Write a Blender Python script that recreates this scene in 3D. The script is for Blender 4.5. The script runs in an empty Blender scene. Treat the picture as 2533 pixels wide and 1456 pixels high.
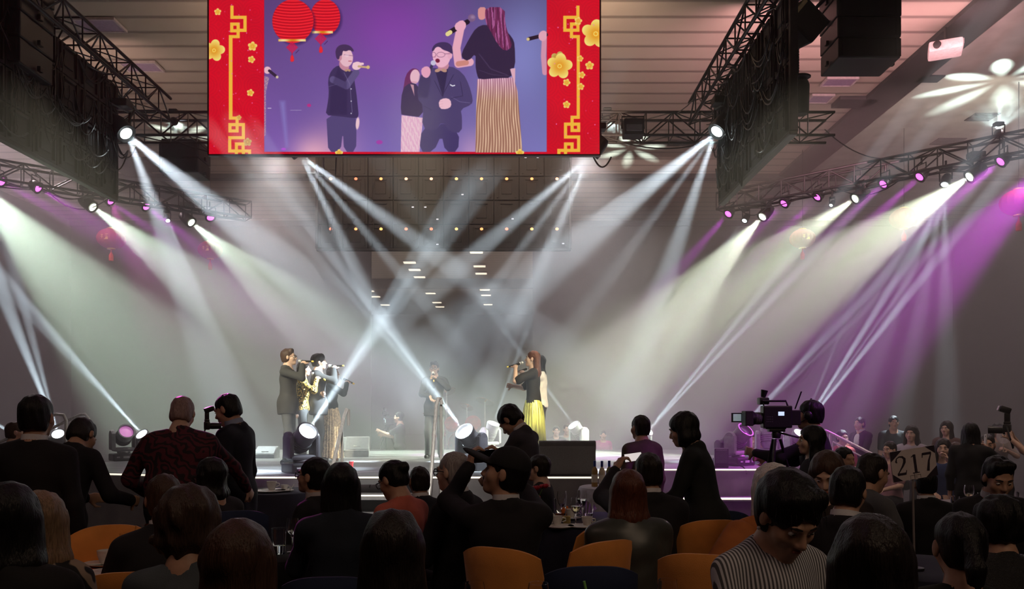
import bpy, bmesh, math, random
import numpy as np
from mathutils import Vector, Matrix, Euler, Quaternion
sc = bpy.context.scene
C = sc.collection
R = math.radians
PI = math.pi
# ---------------------------------------------------------------- camera
F, CX, HY, CZ = 1988.0, 1266.5, 1020.0, 1.62       # focal length, centre column, horizon row (2533x1456 frame), eye height


def P(px, py, d):
    """a place in the hall, d metres beyond the camera"""
    return Vector(((px - CX) * d / F, d, CZ - (py - HY) * d / F))


def XZ(px, d):
    return (px - CX) * d / F


cam = bpy.data.cameras.new('camera')
co = bpy.data.objects.new('camera', cam)
C.objects.link(co)
co.location = (0, 0, CZ)
co.rotation_euler = (PI / 2, 0, 0)
cam.sensor_width = 36
cam.lens = F / 2533 * 36
cam.shift_y = (HY - 728) / 2533
cam.clip_end = 200
cam.clip_start = 0.05
sc.camera = co
# ---------------------------------------------------------------- world, exposure
w = bpy.data.worlds.new('hall')
sc.world = w
w.use_nodes = True
w.node_tree.nodes['Background'].inputs[0].default_value = (0.5, 0.42, 0.45, 1)
w.node_tree.nodes['Background'].inputs[1].default_value = 0.002
sc.view_settings.view_transform = 'Standard'
sc.view_settings.look = 'None'
sc.view_settings.exposure = 0.0
sc.view_settings.gamma = 1.0
sc.view_settings.use_curve_mapping = False
sc.cycles.max_bounces = 9
sc.cycles.diffuse_bounces = 2
sc.cycles.glossy_bounces = 2
sc.cycles.transmission_bounces = 8
sc.cycles.transparent_max_bounces = 8
sc.cycles.volume_bounces = 0


KW, KG, KM, KF = 9.5, 2.1, 2.6, 130.            # beam, wash, pink and floor lamp levels
# ---------------------------------------------------------------- house lights and added fill
def spot(a, b, ang, pw, col, blend=.3, r=.05, parent=None):
    l = bpy.data.lights.new('spot_beam', 'SPOT')
    l.energy = pw
    l.color = col
    l.spot_size = R(ang)
    l.spot_blend = blend
    l.shadow_soft_size = r
    o = bpy.data.objects.new('spot_beam', l)
    C.objects.link(o)
    a, b = Vector(a), Vector(b)
    o.location = a
    o.rotation_euler = (b - a).to_track_quat('-Z', 'Y').to_euler()
    if parent is not None:
        o.parent = parent
        o.matrix_parent_inverse = Matrix.Translation(parent.location).inverted()
    return o


def area(a, b, sx, sy, pw, col, spread=180):
    l = bpy.data.lights.new('house_and_fill_light', 'AREA')
    l.shape = 'RECTANGLE'
    l.size, l.size_y = sx, sy
    l.energy = pw
    l.color = col
    l.spread = R(spread)
    o = bpy.data.objects.new('house_and_fill_light', l)
    C.objects.link(o)
    a, b = Vector(a), Vector(b)
    o.location = a
    o.rotation_euler = (b - a).to_track_quat('-Z', 'Y').to_euler()
    return o


# unseen warm and pink areas added to wash light up on to the ceiling
area((-1.4, 14.2, 7.3), (-1.4, 17.2, 9), 7, 3, 260, (1, .72, .5))
area((6.5, 15.0, 7.4), (6.8, 18.5, 9), 5, 3, 230, (1, .52, .55))
area((-9.5, 16.5, 7.4), (-9.5, 20, 9), 4, 3, 60, (1, .68, .56))
area((12.0, 18.0, 7.4), (12, 22, 9), 5, 3, 120, (.9, .85, .72))
area((-1.0, 24.0, 7.4), (-1, 27, 9), 14, 3, 110, (.95, .7, .66))
# dimmed house lamps over the audience, behind and beside the camera
area((3.5, -1.5, 6.5), (1.0, 4.5, 1), 3, 3, 66, (1, .72, .5))
area((-3.5, 0.5, 6.5), (-1.5, 4.5, 1), 3, 3, 24, (1, .62, .5))
# front-of-house followspots on the singers, from the balcony behind the camera
KEY = (1, .93, .66)
for a_, b_, an_, pw_ in (((-7.5, 1.5, 8.3), P(745, 1000, 12.4), 7.5, 16000), ((-0.5, 0.5, 8.5), P(1072, 1000, 14.0), 4.4, 21000),
                         ((6.5, 1.5, 8.3), P(1315, 985, 12.6), 5.4, 17000), ((7.5, 3.0, 8.0), P(790, 1000, 12.6), 6.5, 2600)):
    spot(a_, b_, an_, pw_, KEY, .5, .12)
# two soft unseen spots added behind the screen, just enough to grey the haze over the deck
for x_, y_, tx_, pw_ in ((-4.3, 14.6, -4.6, 2300), (1.3, 14.6, 1.9, 2100)):
    spot((x_, y_, 6.7), (tx_, y_ + 1.2, 0.8), 88, pw_, (1, .92, .9), 1., .3)
# purple front lamps over the audience that catch the camera, the floor lamps and the rails
spot((8.5, 4.0, 7.6), P(1925, 1030, 6.7), 8.5, 1500, (.75, .12, 1.), .6, .1)
spot((-8.5, 4.5, 7.6), P(746, 1125, 10.7), 9, 1900, (.72, .14, 1.), .6, .1)
spot((7.5, 5.0, 8.0), P(1840, 1110, 12.2), 13, 1500, (.95, .5, 1.), .7, .1)
# low white spot added to brighten the stage lip and its rails
spot((0.5, -1.0, 8.5), (-1.5, 10.2, 1.1), 14, 4800, (1, .95, .88), .8, .2)
pk_ = P(272, 495, 16.7)
spot(pk_ + (P(512, 1036, 6.4) - pk_).normalized() * .35, P(512, 1036, 6.4), 4.2, 5200, (1, .12, .7), .6, .05)
# dim mauve unseen fill spots added below the ceiling that keep the far corners of the hall from going black
for x_, y_, pw_ in ((-11.0, 17.5, 1500), (-8.0, 24.0, 800), (1.0, 27.0, 500), (8.0, 23.0, 700), (11.5, 16.5, 900)):
    spot((x_, y_, 8.85), (x_ * .95, y_, 0), 150, pw_, (1, .76, .8), 1., .02)
area((5.2, 8.0, 6.2), (5.6, 10.5, 1), 1.5, 1.5, 30, (1, .74, .62), 110)  # unseen warm area added to lift the people at the far right
# ---------------------------------------------------------------- materials
MATS = {}


def srgb(r, g, b):
    f = lambda c: (c / 255 / 12.92) if c / 255 <= .04045 else ((c / 255 + .055) / 1.055) ** 2.4
    return (f(r), f(g), f(b))


def mat(name, col, rough=.6, metal=0., var=.18, scale=18., bump=0., stretch=(1, 1, 1), emit=None, estr=0., spec=.5, alpha=None, trans=0., sheen=0., bscale=None, ior=1.45, hard=.2):
    """a Principled material whose colour and bump come from noise"""
    if name in MATS:
        return MATS[name]
    m = bpy.data.materials.new(name)
    m.use_nodes = True
    nt = m.node_tree
    N, L = nt.nodes, nt.links
    b = N['Principled BSDF']
    b.inputs['Roughness'].default_value = rough
    b.inputs['Metallic'].default_value = metal
    b.inputs['Specular IOR Level'].default_value = spec
    b.inputs['IOR'].default_value = ior
    if sheen:
        b.inputs['Sheen Weight'].default_value = sheen
    if trans:
        b.inputs['Transmission Weight'].default_value = trans
    tc = N.new('ShaderNodeTexCoord')
    mp = N.new('ShaderNodeMapping')
    mp.inputs['Scale'].default_value = stretch
    L.new(tc.outputs['Object'], mp.inputs['Vector'])
    nz = N.new('ShaderNodeTexNoise')
    nz.inputs['Scale'].default_value = scale
    nz.inputs['Detail'].default_value = 3
    L.new(mp.outputs['Vector'], nz.inputs['Vector'])
    rp = N.new('ShaderNodeValToRGB')
    rp.color_ramp.elements[0].position = .5 - hard
    rp.color_ramp.elements[1].position = .5 + hard
    rp.color_ramp.elements[0].color = (*[c * (1 - var) for c in col], 1)
    rp.color_ramp.elements[1].color = (*[min(1, c * (1 + var)) for c in col], 1)
    L.new(nz.outputs['Fac'], rp.inputs['Fac'])
    L.new(rp.outputs['Color'], b.inputs['Base Color'])
    if bump:
        bp = N.new('ShaderNodeBump')
        bp.inputs['Strength'].default_value = bump
        bp.inputs['Distance'].default_value = .01
        src = nz
        if bscale:
            src = N.new('ShaderNodeTexNoise')
            src.inputs['Scale'].default_value = bscale
            L.new(mp.outputs['Vector'], src.inputs['Vector'])
        L.new(src.outputs['Fac'], bp.inputs['Height'])
        L.new(bp.outputs['Normal'], b.inputs['Normal'])
    if emit:
        b.inputs['Emission Color'].default_value = (*emit, 1)
        b.inputs['Emission Strength'].default_value = estr
        m.cycles.emission_sampling = 'NONE'
    MATS[name] = m
    return m


def stripes(name, ca, cb, freq, axis='X', rough=.7, bump=0., soft=.5, dist=0.):
    """two colours in bands along one axis"""
    if name in MATS:
        return MATS[name]
    m = mat(name, ca, rough)
    nt = m.node_tree
    N, L = nt.nodes, nt.links
    wv = N.new('ShaderNodeTexWave')
    wv.bands_direction = axis
    wv.inputs['Scale'].default_value = freq
    wv.inputs['Distortion'].default_value = dist
    tc = next(n for n in N if n.type == 'TEX_COORD')
    L.new(tc.outputs['Object'], wv.inputs['Vector'])
    rp = next(n for n in N if n.type == 'VALTORGB')
    rp.color_ramp.elements[0].position = soft - .12
    rp.color_ramp.elements[1].position = soft + .12
    rp.color_ramp.elements[0].color = (*ca, 1)
    rp.color_ramp.elements[1].color = (*cb, 1)
    L.new(wv.outputs['Fac'], rp.inputs['Fac'])
    if bump:
        bp = N.new('ShaderNodeBump')
        bp.inputs['Strength'].default_value = bump
        bp.inputs['Distance'].default_value = .01
        L.new(wv.outputs['Fac'], bp.inputs['Height'])
        L.new(bp.outputs['Normal'], N['Principled BSDF'].inputs['Normal'])
    return m


BLACK = mat('black_paint', (.012, .011, .013), .5, bump=.05, scale=60)
METAL = mat('dark_truss_metal', (.05, .045, .05), .35, .8)
STEEL = mat('brushed_steel', (.72, .7, .66), .3, .25, scale=40, stretch=(1, 1, .1))
PLASTIC = mat('black_plastic', (.02, .019, .022), .38, bump=.08, scale=120)
GREYP = mat('grey_plastic', (.2, .2, .21), .5)
CABLE = mat('black_cable', (.02, .018, .02), .3)
WHITEP = mat('white_china', (.8, .78, .74), .25)
GLASS = mat('clear_glass', (1, 1, 1), .03, var=0, trans=1., ior=1.45)
GLOW_W = mat('lamp_lens_white', (1, 1, 1), .3, emit=(.85, .97, 1), estr=14)
GLOW_G = mat('lamp_lens_pale_green', (1, 1, .9), .3, emit=(.93, 1, .72), estr=14)
GLOW_M = mat('lamp_lens_magenta', (1, .5, 1), .3, emit=(1, .1, .85), estr=3.4)


# ---------------------------------------------------------------- meshes
class MB:
    """collects boxes, tubes and turned shapes; build() links them as one mesh object"""

    def __init__(s):
        s.v, s.f = [], []

    def add(s, vs, fs, M=None):
        o = len(s.v)
        if M is not None:
            vs = [M @ Vector(p) for p in vs]
        s.v += [tuple(p) for p in vs]
        s.f += [tuple(i + o for i in f) for f in fs]
        return s

    def box(s, c, size, rot=None, bev=0.):
        M = Matrix.Translation(Vector(c))
        if rot is not None:
            M = M @ (rot.to_4x4() if isinstance(rot, Matrix) else Euler(rot).to_matrix().to_4x4())
        x, y, z = [q / 2 for q in size]
        b = min(bev, x * .9, y * .9, z * .9)
        if b <= 0:
            vs = [(i, j, k) for i in (-x, x) for j in (-y, y) for k in (-z, z)]
            return s.add(vs, [(0, 1, 3, 2), (4, 6, 7, 5), (0, 4, 5, 1), (2, 3, 7, 6), (0, 2, 6, 4), (1, 5, 7, 3)], M)
        bm = bmesh.new()
        bmesh.ops.create_cube(bm, size=1)
        for v in bm.verts:
            v.co = (v.co.x * 2 * x, v.co.y * 2 * y, v.co.z * 2 * z)
        bmesh.ops.bevel(bm, geom=bm.edges[:], offset=b, segments=2, affect='EDGES', profile=.6)
        bm.verts.index_update()
        s.add([v.co.copy() for v in bm.verts], [[v.index for v in f.verts] for f in bm.faces], M)
        bm.free()
        return s

    def tube(s, pts, r, n=8, closed=False, caps=True):
        pts = [Vector(p) for p in pts]
        m = len(pts)
        rs = r if isinstance(r, (list, tuple)) else [r] * m
        up = None
        vs, fs = [], []
        for i, p in enumerate(pts):
            if closed:
                t = pts[(i + 1) % m] - pts[i - 1]
            else:
                t = pts[min(i + 1, m - 1)] - pts[max(i - 1, 0)]
            t = t.normalized() if t.length > 1e-9 else Vector((0, 0, 1))
            if up is None:
                up = t.orthogonal().normalized()
            up = (up - t * up.dot(t))
            up = up.normalized() if up.length > 1e-6 else t.orthogonal().normalized()
            sd = t.cross(up)
            for k in range(n):
                a = 2 * PI * k / n
                vs.append(p + (up * math.cos(a) + sd * math.sin(a)) * rs[i])
        for i in range(m if closed else m - 1):
            a0, b0 = i * n, ((i + 1) % m) * n
            for k in range(n):
                fs.append((a0 + k, a0 + (k + 1) % n, b0 + (k + 1) % n, b0 + k))
        if caps and not closed:
            fs.append(tuple(range(n))[::-1])
            fs.append(tuple((m - 1) * n + k for k in range(n)))
        return s.add(vs, fs)

    def lathe(s, prof, c=(0, 0, 0), n=24, rot=None, fn=None):
        """prof: (radius, height) pairs turned about z"""
        M = Matrix.Translation(Vector(c))
        if rot is not None:
            M = M @ (rot.to_4x4() if isinstance(rot, Matrix) else Euler(rot).to_matrix().to_4x4())
        vs, fs = [], []
        for j, (r, z) in enumerate(prof):
            for k in range(n):
                a = 2 * PI * k / n
                rr = r * (fn(a, j) if fn else 1)
                vs.append((rr * math.cos(a), rr * math.sin(a), z))
        for j in range(len(prof) - 1):
            for k in range(n):
                fs.append((j * n + k, j * n + (k + 1) % n, (j + 1) * n + (k + 1) % n, (j + 1) * n + k))
        if prof[0][0] > 1e-5:
            fs.append(tuple(range(n))[::-1])
        if prof[-1][0] > 1e-5:
            fs.append(tuple((len(prof) - 1) * n + k for k in range(n)))
        return s.add(vs, fs, M)

    def ball(s, c, r, n=12, rot=None):
        rr = r if isinstance(r, (tuple, list)) else (r, r, r)
        vs, fs = [], []
        h = n // 2
        for j in range(h + 1):
            t = PI * j / h
            for k in range(n):
                a = 2 * PI * k / n
                vs.append((rr[0] * math.sin(t) * math.cos(a), rr[1] * math.sin(t) * math.sin(a), rr[2] * math.cos(t)))
        for j in range(h):
            for k in range(n):
                fs.append((j * n + k, (j + 1) * n + k, (j + 1) * n + (k + 1) % n, j * n + (k + 1) % n))
        M = Matrix.Translation(Vector(c))
        if rot is not None:
            M = M @ (rot.to_4x4() if isinstance(rot, Matrix) else Euler(rot).to_matrix().to_4x4())
        return s.add(vs, fs, M)

    def prism(s, poly, z0, z1, M=None):
        n = len(poly)
        vs = [(x, y, z0) for x, y in poly] + [(x, y, z1) for x, y in poly]
        fs = [tuple(range(n))[::-1], tuple(range(n, 2 * n))] + [(i, (i + 1) % n, n + (i + 1) % n, n + i) for i in range(n)]
        return s.add(vs, fs, M)

    def build(s, name, m, parent=None, smooth=False, label=None):
        me = bpy.data.meshes.new(name)
        me.from_pydata(s.v, [], s.f)
        me.validate()
        if smooth:
            me.polygons.foreach_set('use_smooth', [True] * len(me.polygons))
            try:
                me.set_sharp_from_angle(angle=R(38))
            except Exception:
                pass
        for q in (m if isinstance(m, (list, tuple)) else [m]):
            me.materials.append(q)
        o = bpy.data.objects.new(name, me)
        C.objects.link(o)
        if parent is not None:
            o.parent = parent
        if label:
            o['label'] = label
        return o


def thing(name, label, cat, loc=(0, 0, 0), rz=0., group=None, rot=None, scale=1.):
    o = bpy.data.objects.new(name, None)
    o.empty_display_size = .1
    C.objects.link(o)
    o.location = loc
    o.rotation_euler = rot if rot is not None else (0, 0, rz)
    o.scale = (scale,) * 3
    o['label'] = label
    o['category'] = cat
    if group:
        o['group'] = group
    return o


def tag(o, label, cat, group=None, kind=None):
    o['label'] = label
    o['category'] = cat
    if group:
        o['group'] = group
    if kind:
        o['kind'] = kind
    return o


def struct(name, mb, m, label=None, parent=None, smooth=False):
    o = mb.build(name, m, parent, smooth)
    if parent is None:
        o['kind'] = 'structure'
    if label:
        o['label'] = label
    return o


def dup(root, loc=None, rz=None, label=None, group=None, rot=None, scale=None):
    """a copy of a thing with copies of its parts, their parts and its lamps"""
    r = root.copy()
    C.objects.link(r)
    if loc is not None:
        r.location = loc
    if rz is not None:
        r.rotation_euler = (0, 0, rz)
    if rot is not None:
        r.rotation_euler = rot
    if scale is not None:
        r.scale = (scale,) * 3
    if label:
        r['label'] = label
    if group:
        r['group'] = group
    for ch in list(root.children):
        if ch.type == 'LIGHT':
            continue
        c = ch.copy()
        C.objects.link(c)
        c.parent = r
        for g in list(ch.children):
            k = g.copy()
            C.objects.link(k)
            k.parent = c
    return r


def arc(a, b, sag, n=10):
    """a hanging cable from a to b"""
    a, b = Vector(a), Vector(b)
    return [a.lerp(b, i / n) - Vector((0, 0, sag * 4 * (i / n) * (1 - i / n))) for i in range(n + 1)]


def shaft_lamp(c, rays, col, r=.03, parent=None, amp=1.):
    """the shafts one beam-splitting lamp throws: rays are (target, cone in degrees, watts)"""
    c = Vector(c)
    for b, an, pw in rays:
        spot(c, b, an * 1.25, pw * amp, col, .55, r, parent)
# ---------------------------------------------------------------- the hall
WALLM = mat('dark_wall', (.07, .055, .055), .8, scale=3)
FLOORM = mat('dark_carpet', (.03, .022, .026), .95, scale=9, bump=.2, bscale=200)
CEILM = stripes('ceiling_planks', (.2, .165, .145), (.42, .35, .3), .5236, 'Y', .8, soft=.02)
# one dark joint every 0.6 m across the ceiling
CEILP = mat('ceiling_smooth', (.4, .37, .34), .85, scale=2)
struct('floor', MB().box((0, 28, -.1), (44, 66, .2)), FLOORM)
struct('wall_left', MB().box((-17.1, 28, 4.6), (.2, 66, 9.4)), WALLM)
struct('wall_right', MB().box((17.1, 28, 4.6), (.2, 66, 9.4)), WALLM)
struct('wall_rear', MB().box((0, -4.1, 4.6), (34.2, .2, 9.4)), WALLM)
# back wall with the open partition: the next hall shows through it
ox0, ox1, oz = XZ(917, 31), XZ(1318, 31), P(0, 617, 31).z
struct('wall_back', MB().box(((-17 + ox0) / 2, 31.1, 4.6), (ox0 + 17, .2, 9.4)).box(((17 + ox1) / 2, 31.1, 4.6), (17 - ox1, .2, 9.4))
       .box(((ox0 + ox1) / 2, 31.1, (oz + 9.3) / 2), (ox1 - ox0, .2, 9.3 - oz)), WALLM)
struct('wall_far', MB().box((0, 60.6, 4.6), (34, .2, 9.4)), WALLM)
struct('ceiling', MB().box((0, 28, 9.1), (34.4, 66, .2)), CEILM)
# smooth ceiling bays beyond the dark cross slots
SLOT = mat('dark_ceiling_slot', (.02, .018, .022), .7)
BEAM = mat('ceiling_track_dark', (.035, .03, .034), .6)
struct('trim_1', MB().box((8.65, 20.5, 8.955), (.8, 16, .09)).box((8.1, 19.0, 8.955), (.9, .55, .09)).box((9.15, 17.6, 8.955), (.5, .35, .09)), BEAM)
struct('trim_2', MB().box((-11.5, 20.5, 8.955), (.8, 16, .09)).box((-10.9, 23.8, 8.955), (.7, 1.2, .09)), BEAM)
struct('trim_3', MB().box((0, 25.0, 8.93), (34, .35, .14)), BEAM)
struct('trim_4', MB().box((0, 30.95, 8.9), (34, .12, .2)), BEAM)
struct('trim_5', MB().box((13.1, 20.5, 8.97), (8.0, 16, .06)), CEILP)
struct('trim_6', MB().box((0, 44.5, 8.75), (30, .5, .5)).box((0, 46.2, 8.9), (30, .2, .2)), mat('far_soffit', (.16, .14, .13), .8))
# unlit ceiling panels and vents
pan = mat('ceiling_panel_lilac', (.3, .22, .33), .6)
pfr = mat('ceiling_panel_rim', (.45, .38, .4), .6)
where = ['in the corner above the angled truss', 'beside the red screen, above the truss corner', 'between the hanging speakers and the dark track', 'next to the hoist motor']
for i, (px, py, wd, dp) in enumerate(((245, 57, .75, .45), (350, 160, .7, .4), (2076, 198, .62, .36), (2028, 240, .45, .4))):
    d = (9 - CZ) * F / (HY - py)
    t = thing('ceiling_panel', 'unlit lilac ceiling panel ' + where[i], 'ceiling panel', (XZ(px, d), d, 8.96), group='recessed ceiling panels')
    MB().box((0, 0, 0), (wd, dp, .03), bev=.01).build('panel_face', pan, t)
    MB().box((0, dp / 2 + .02, .0), (wd + .08, .04, .05)).box((0, -dp / 2 - .02, .0), (wd + .08, .04, .05)).box((wd / 2 + .02, 0, 0), (.04, dp, .05)).box((-wd / 2 - .02, 0, 0), (.04, dp, .05)).build('panel_frame', pfr, t)
for i, (px, py, wd, dp, lb) in enumerate(((2430, 282, .62, .5, 'dark square ceiling vent under the bright petal projection'), (2345, 343, .75, .5, 'dark ceiling vent above the pink lamp truss'),
                                           (1690, 351, .8, .45, 'dark ceiling vent above the white beam lamp'))):
    d = (9 - CZ) * F / (HY - py)
    zc = 8.93 if XZ(px, d) > 9.1 else 8.98
    t = thing('ceiling_vent', lb, 'vent', (XZ(px, d), d, zc), group='ceiling vents')
    MB().box((0, 0, 0), (wd, dp, .03)).build('vent_frame', BEAM, t)
    m_ = MB()
    for k in range(6):
        m_.box((0, -dp / 2 + dp * (k + .5) / 6, -.02), (wd * .9, .02, .02))
    m_.build('slat', BLACK, t)
# lit ceiling lamps in the next hall
LAMPY = mat('warm_lamp_diffuser', (1, .95, .85), .5, emit=(1, .86, .66), estr=2.2)
lamp0 = None
cols = ((-4.98, (39.1, 41.1, 43.3, 47.0, 49.2, 53.3, 55.5), 'left'), (-1.62, (36.6, 40.1, 42.2, 45.7, 47.8, 50.0, 54.3), 'right'), (-8.6, (48.3, 50.6, 54.5), 'far'))
k = 0
for X, ds, nm in cols:
    for j, d in enumerate(ds):
        col_ = {'left': 'first from the left', 'right': 'second from the left', 'far': 'short one by the opening edge'}[nm]
        order = ['nearest', 'second', 'third', 'fourth', 'fifth', 'sixth', 'farthest'][j] if nm != 'far' else ['nearest', 'second', 'farthest'][j]
        cn = {'left': 'the long middle column', 'right': 'the column by the hanging cable', 'far': 'the short column'}[nm]
        lb = f'lit ceiling lamp in the next hall, {order} in {cn}'
        if lamp0 is None:
            lamp0 = thing('ceiling_lamp', lb, 'ceiling light', (X, d, 8.93), group='ceiling lamps of the next hall')
            MB().box((0, 0, -.02), (.58, .4, .03), bev=.01).build('diffuser', LAMPY, lamp0)
            MB().box((0, 0, .02), (.64, .46, .05)).build('lamp_frame', pfr, lamp0)
        else:
            dup(lamp0, (X, d, 8.93), label=lb)
area((-3, 42, 7.0), (-3, 42.5, 9), 12, 14, 230, (1, .86, .72))  # unseen upward area added so the next hall's ceiling shows
area((-3, 47, 8.6), (-3, 47, 0), 12, 16, 150, (1, .9, .8))
# ---------------------------------------------------------------- flown rig
def truss(label, A, B, s=.38, step=.5, mid_d=METAL, cables=0, name='lighting_truss'):
    A, B = Vector(A), Vector(B)
    mid = (A + B) / 2
    t = thing(name, label, 'truss', mid, group='aluminium lighting trusses')
    a, b = A - mid, B - mid
    dr = (b - a).normalized()
    sd = dr.cross(Vector((0, 0, 1))).normalized() * s / 2
    up = Vector((0, 0, s / 2))
    L = (b - a).length
    n = max(2, round(L / step))
    for sg, tg in ((1, 1), (1, -1), (-1, 1), (-1, -1)):
        o = sd * sg + up * tg
        MB().tube([a + o, b + o], .027, 8).build('chord', mid_d, t, True)
    m_ = MB()
    for i in range(n):
        p, q = a.lerp(b, i / n), a.lerp(b, (i + 1) / n)
        for sg in (1, -1):
            m_.tube([p + sd * sg + up * (1 if i % 2 else -1), q + sd * sg + up * (-1 if i % 2 else 1)], .014, 6)
            m_.tube([p + sd + up * sg, q - sd + up * sg] if i % 2 else [p - sd + up * sg, q + sd + up * sg], .012, 6)
        for o1, o2 in ((sd + up, sd - up), (-sd + up, -sd - up), (sd + up, -sd + up), (sd - up, -sd - up)):
            m_.tube([p + o1, p + o2], .012, 6)
    m_.build('lattice', mid_d, t, True)
    rnd = random.Random(len(label))
    for k in range(cables):
        u = rnd.random() * .85
        v = min(1, u + rnd.uniform(.08, .25))
        MB().tube(arc(a.lerp(b, u) + sd * rnd.uniform(-1, 1) - up, a.lerp(b, v) + sd * rnd.uniform(-1, 1) - up, rnd.uniform(.05, .3)), .012, 6).build('cable', CABLE, t, True)
    return t


truss('dark truss running behind the big red screen to both sides', (-7.4, 14.9, 6.9), (5.9, 14.9, 6.9), .42, cables=10)
truss('dark truss over the angled panel wall beside the hanging speakers at the upper left', (-6.4, 8.6, 7.12), (-6.4, 14.6, 7.12), .4, cables=6)
truss('dark truss over the angled panel wall on the screen\'s other side', (3.42, 8.6, 7.05), (3.42, 14.6, 7.05), .4, cables=8)
TA, TB = Vector((4.6, 17.75, 6.25)), Vector((9.3, 13.4, 6.25))
truss('long dark truss carrying pink lamps and the hall-side wash lamps at the right', TA, TB, .36, cables=6)
TC, TD = Vector((-6.0, 18.3, 6.2)), Vector((-11.0, 14.3, 6.2))
truss('long dark truss carrying pink lamps at the left under the panel wall', TC, TD, .36, cables=6)


# LED panel walls seen from the back
def led_back(label, A, B, z0, z1, nx, nz, side=1, cables=18, seed=1, leds=False):
    """A to B along the floor plan; side: which way the back faces"""
    A, B = Vector((A[0], A[1], 0)), Vector((B[0], B[1], 0))
    dr = (B - A).normalized()
    nrm = Vector((-dr.y, dr.x, 0)) * side
    t = thing('video_screen', label, 'LED screen', (*((A + B) / 2).xy, z0), group='hanging LED panel walls')
    t.rotation_euler = (0, 0, math.atan2(dr.y, dr.x))
    L, H = (B - A).length, z1 - z0
    s = side
    w_, h_ = L / nx, H / nz
    rnd = random.Random(seed)
    MB().box((0, 0, H / 2), (L, .05, H), bev=.006).build('led_face', BLACK, t)
    mod = None
    for i in range(nx):
        for j in range(nz):
            c = (-L / 2 + w_ * (i + .5), s * .06, h_ * (j + .5))
            if mod is None:
                m_ = MB().box((0, 0, 0), (w_ * .97, .05, h_ * .97), bev=.012)
                m_.box((0, s * .03, 0), (w_ * .42, .03, h_ * .5), bev=.01).box((0, s * .05, h_ * .36), (w_ * .5, .025, .03), bev=.006)
                m_.box((-w_ * .36, s * .04, 0), (.03, .03, h_ * .8)).box((w_ * .36, s * .04, 0), (.03, .03, h_ * .8))
                mod = m_.build('panel_module', mat('led_module_back', (.013, .010, .013), .5, bump=.1, scale=30), t)
                mod.location = c
            else:
                q = mod.copy()
                C.objects.link(q)
                q.location = c
    MB().box((0, s * .04, -.02), (L + .06, .1, .05), bev=.01).box((-L / 2 - .02, s * .04, H / 2), (.05, .1, H), bev=.01).box((L / 2 + .02, s * .04, H / 2), (.05, .1, H), bev=.01).build('frame', METAL, t)
    for k in range(cables):
        x = rnd.uniform(-L / 2, L / 2 - .2)
        z = rnd.uniform(.3, H)
        pts = arc((x, s * .13, z), (x + rnd.uniform(.1, .9), s * .13, z + rnd.uniform(-.25, .25)), rnd.uniform(.12, .38), 12)
        MB().tube(pts, .011, 6).build('cable', CABLE, t, True)
    for k in range(cables):
        x = rnd.uniform(-L / 2, L / 2)
        z = rnd.uniform(.5, H)
        MB().tube([(x + rnd.uniform(-.04, .04), s * .12, z - i * z * rnd.uniform(.1, .11)) for i in range(8)], .008, 6).build('cable', CABLE, t, True)
    return t


led_back('tall dark back of the angled LED panel wall under the upper left truss', (-6.5, 9.6), (-6.5, 13.05), 5.1, 6.93, 6, 4, -1, 46, 3)
led_back('tall dark cable-hung back of the angled LED panel wall beside the bright petal projection', (3.5, 9.9), (3.5, 13.25), 5.08, 6.86, 6, 4, 1, 46, 5)
far = led_back('dark back of the far LED screen over the stage, two rows of small lights', (XZ(788, 17), 17.0), (XZ(1408, 17), 17.0), 5.07, 7.1, 10, 4, -1, 3, 7)
for q in (-2.2, 0, 2.2):
    MB().tube([(q, .0, 2.0), (q, .0, 9.0 - 5.07)], .015, 6).build('hanging_wire', METAL, far)
truss('short dark truss hidden above the red screen that its under-slung lamps hang from', (-4.0, 11.6, 6.9), (1.22, 11.6, 6.9), .3)
rl = random.Random(4)
for row, py in enumerate((442, 566)):
    for i in range(10):
        px = 818 + i * 62.2
        c = P(px, py, 16.8)
        L_ = c - Vector(far.location)
        kol = rl.choice([(1, .35, .12), (1, .5, .15), (1, .2, .1), (1, .45, .3)])
        MB().ball((L_.x, L_.y, L_.z), (.035, .02, .03), 8).build('indicator_light', mat('indicator_%.2f' % kol[1], kol, .4, emit=kol, estr=2.6), far)
sp_ = mat('status_dot', (.8, .8, .85), .4, emit=(.8, .85, 1), estr=.8)
for (px, py) in ((1052, 512), (1082, 542), (1082, 604), (1268, 541), (1300, 389), (1330, 389), (1393, 602), (1144, 481), (1021, 512)):
    c = P(px, py, 16.82) - Vector(far.location)
    MB().box((c.x, c.y, c.z), (.045, .02, .02)).build('status_light', sp_, far)


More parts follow.
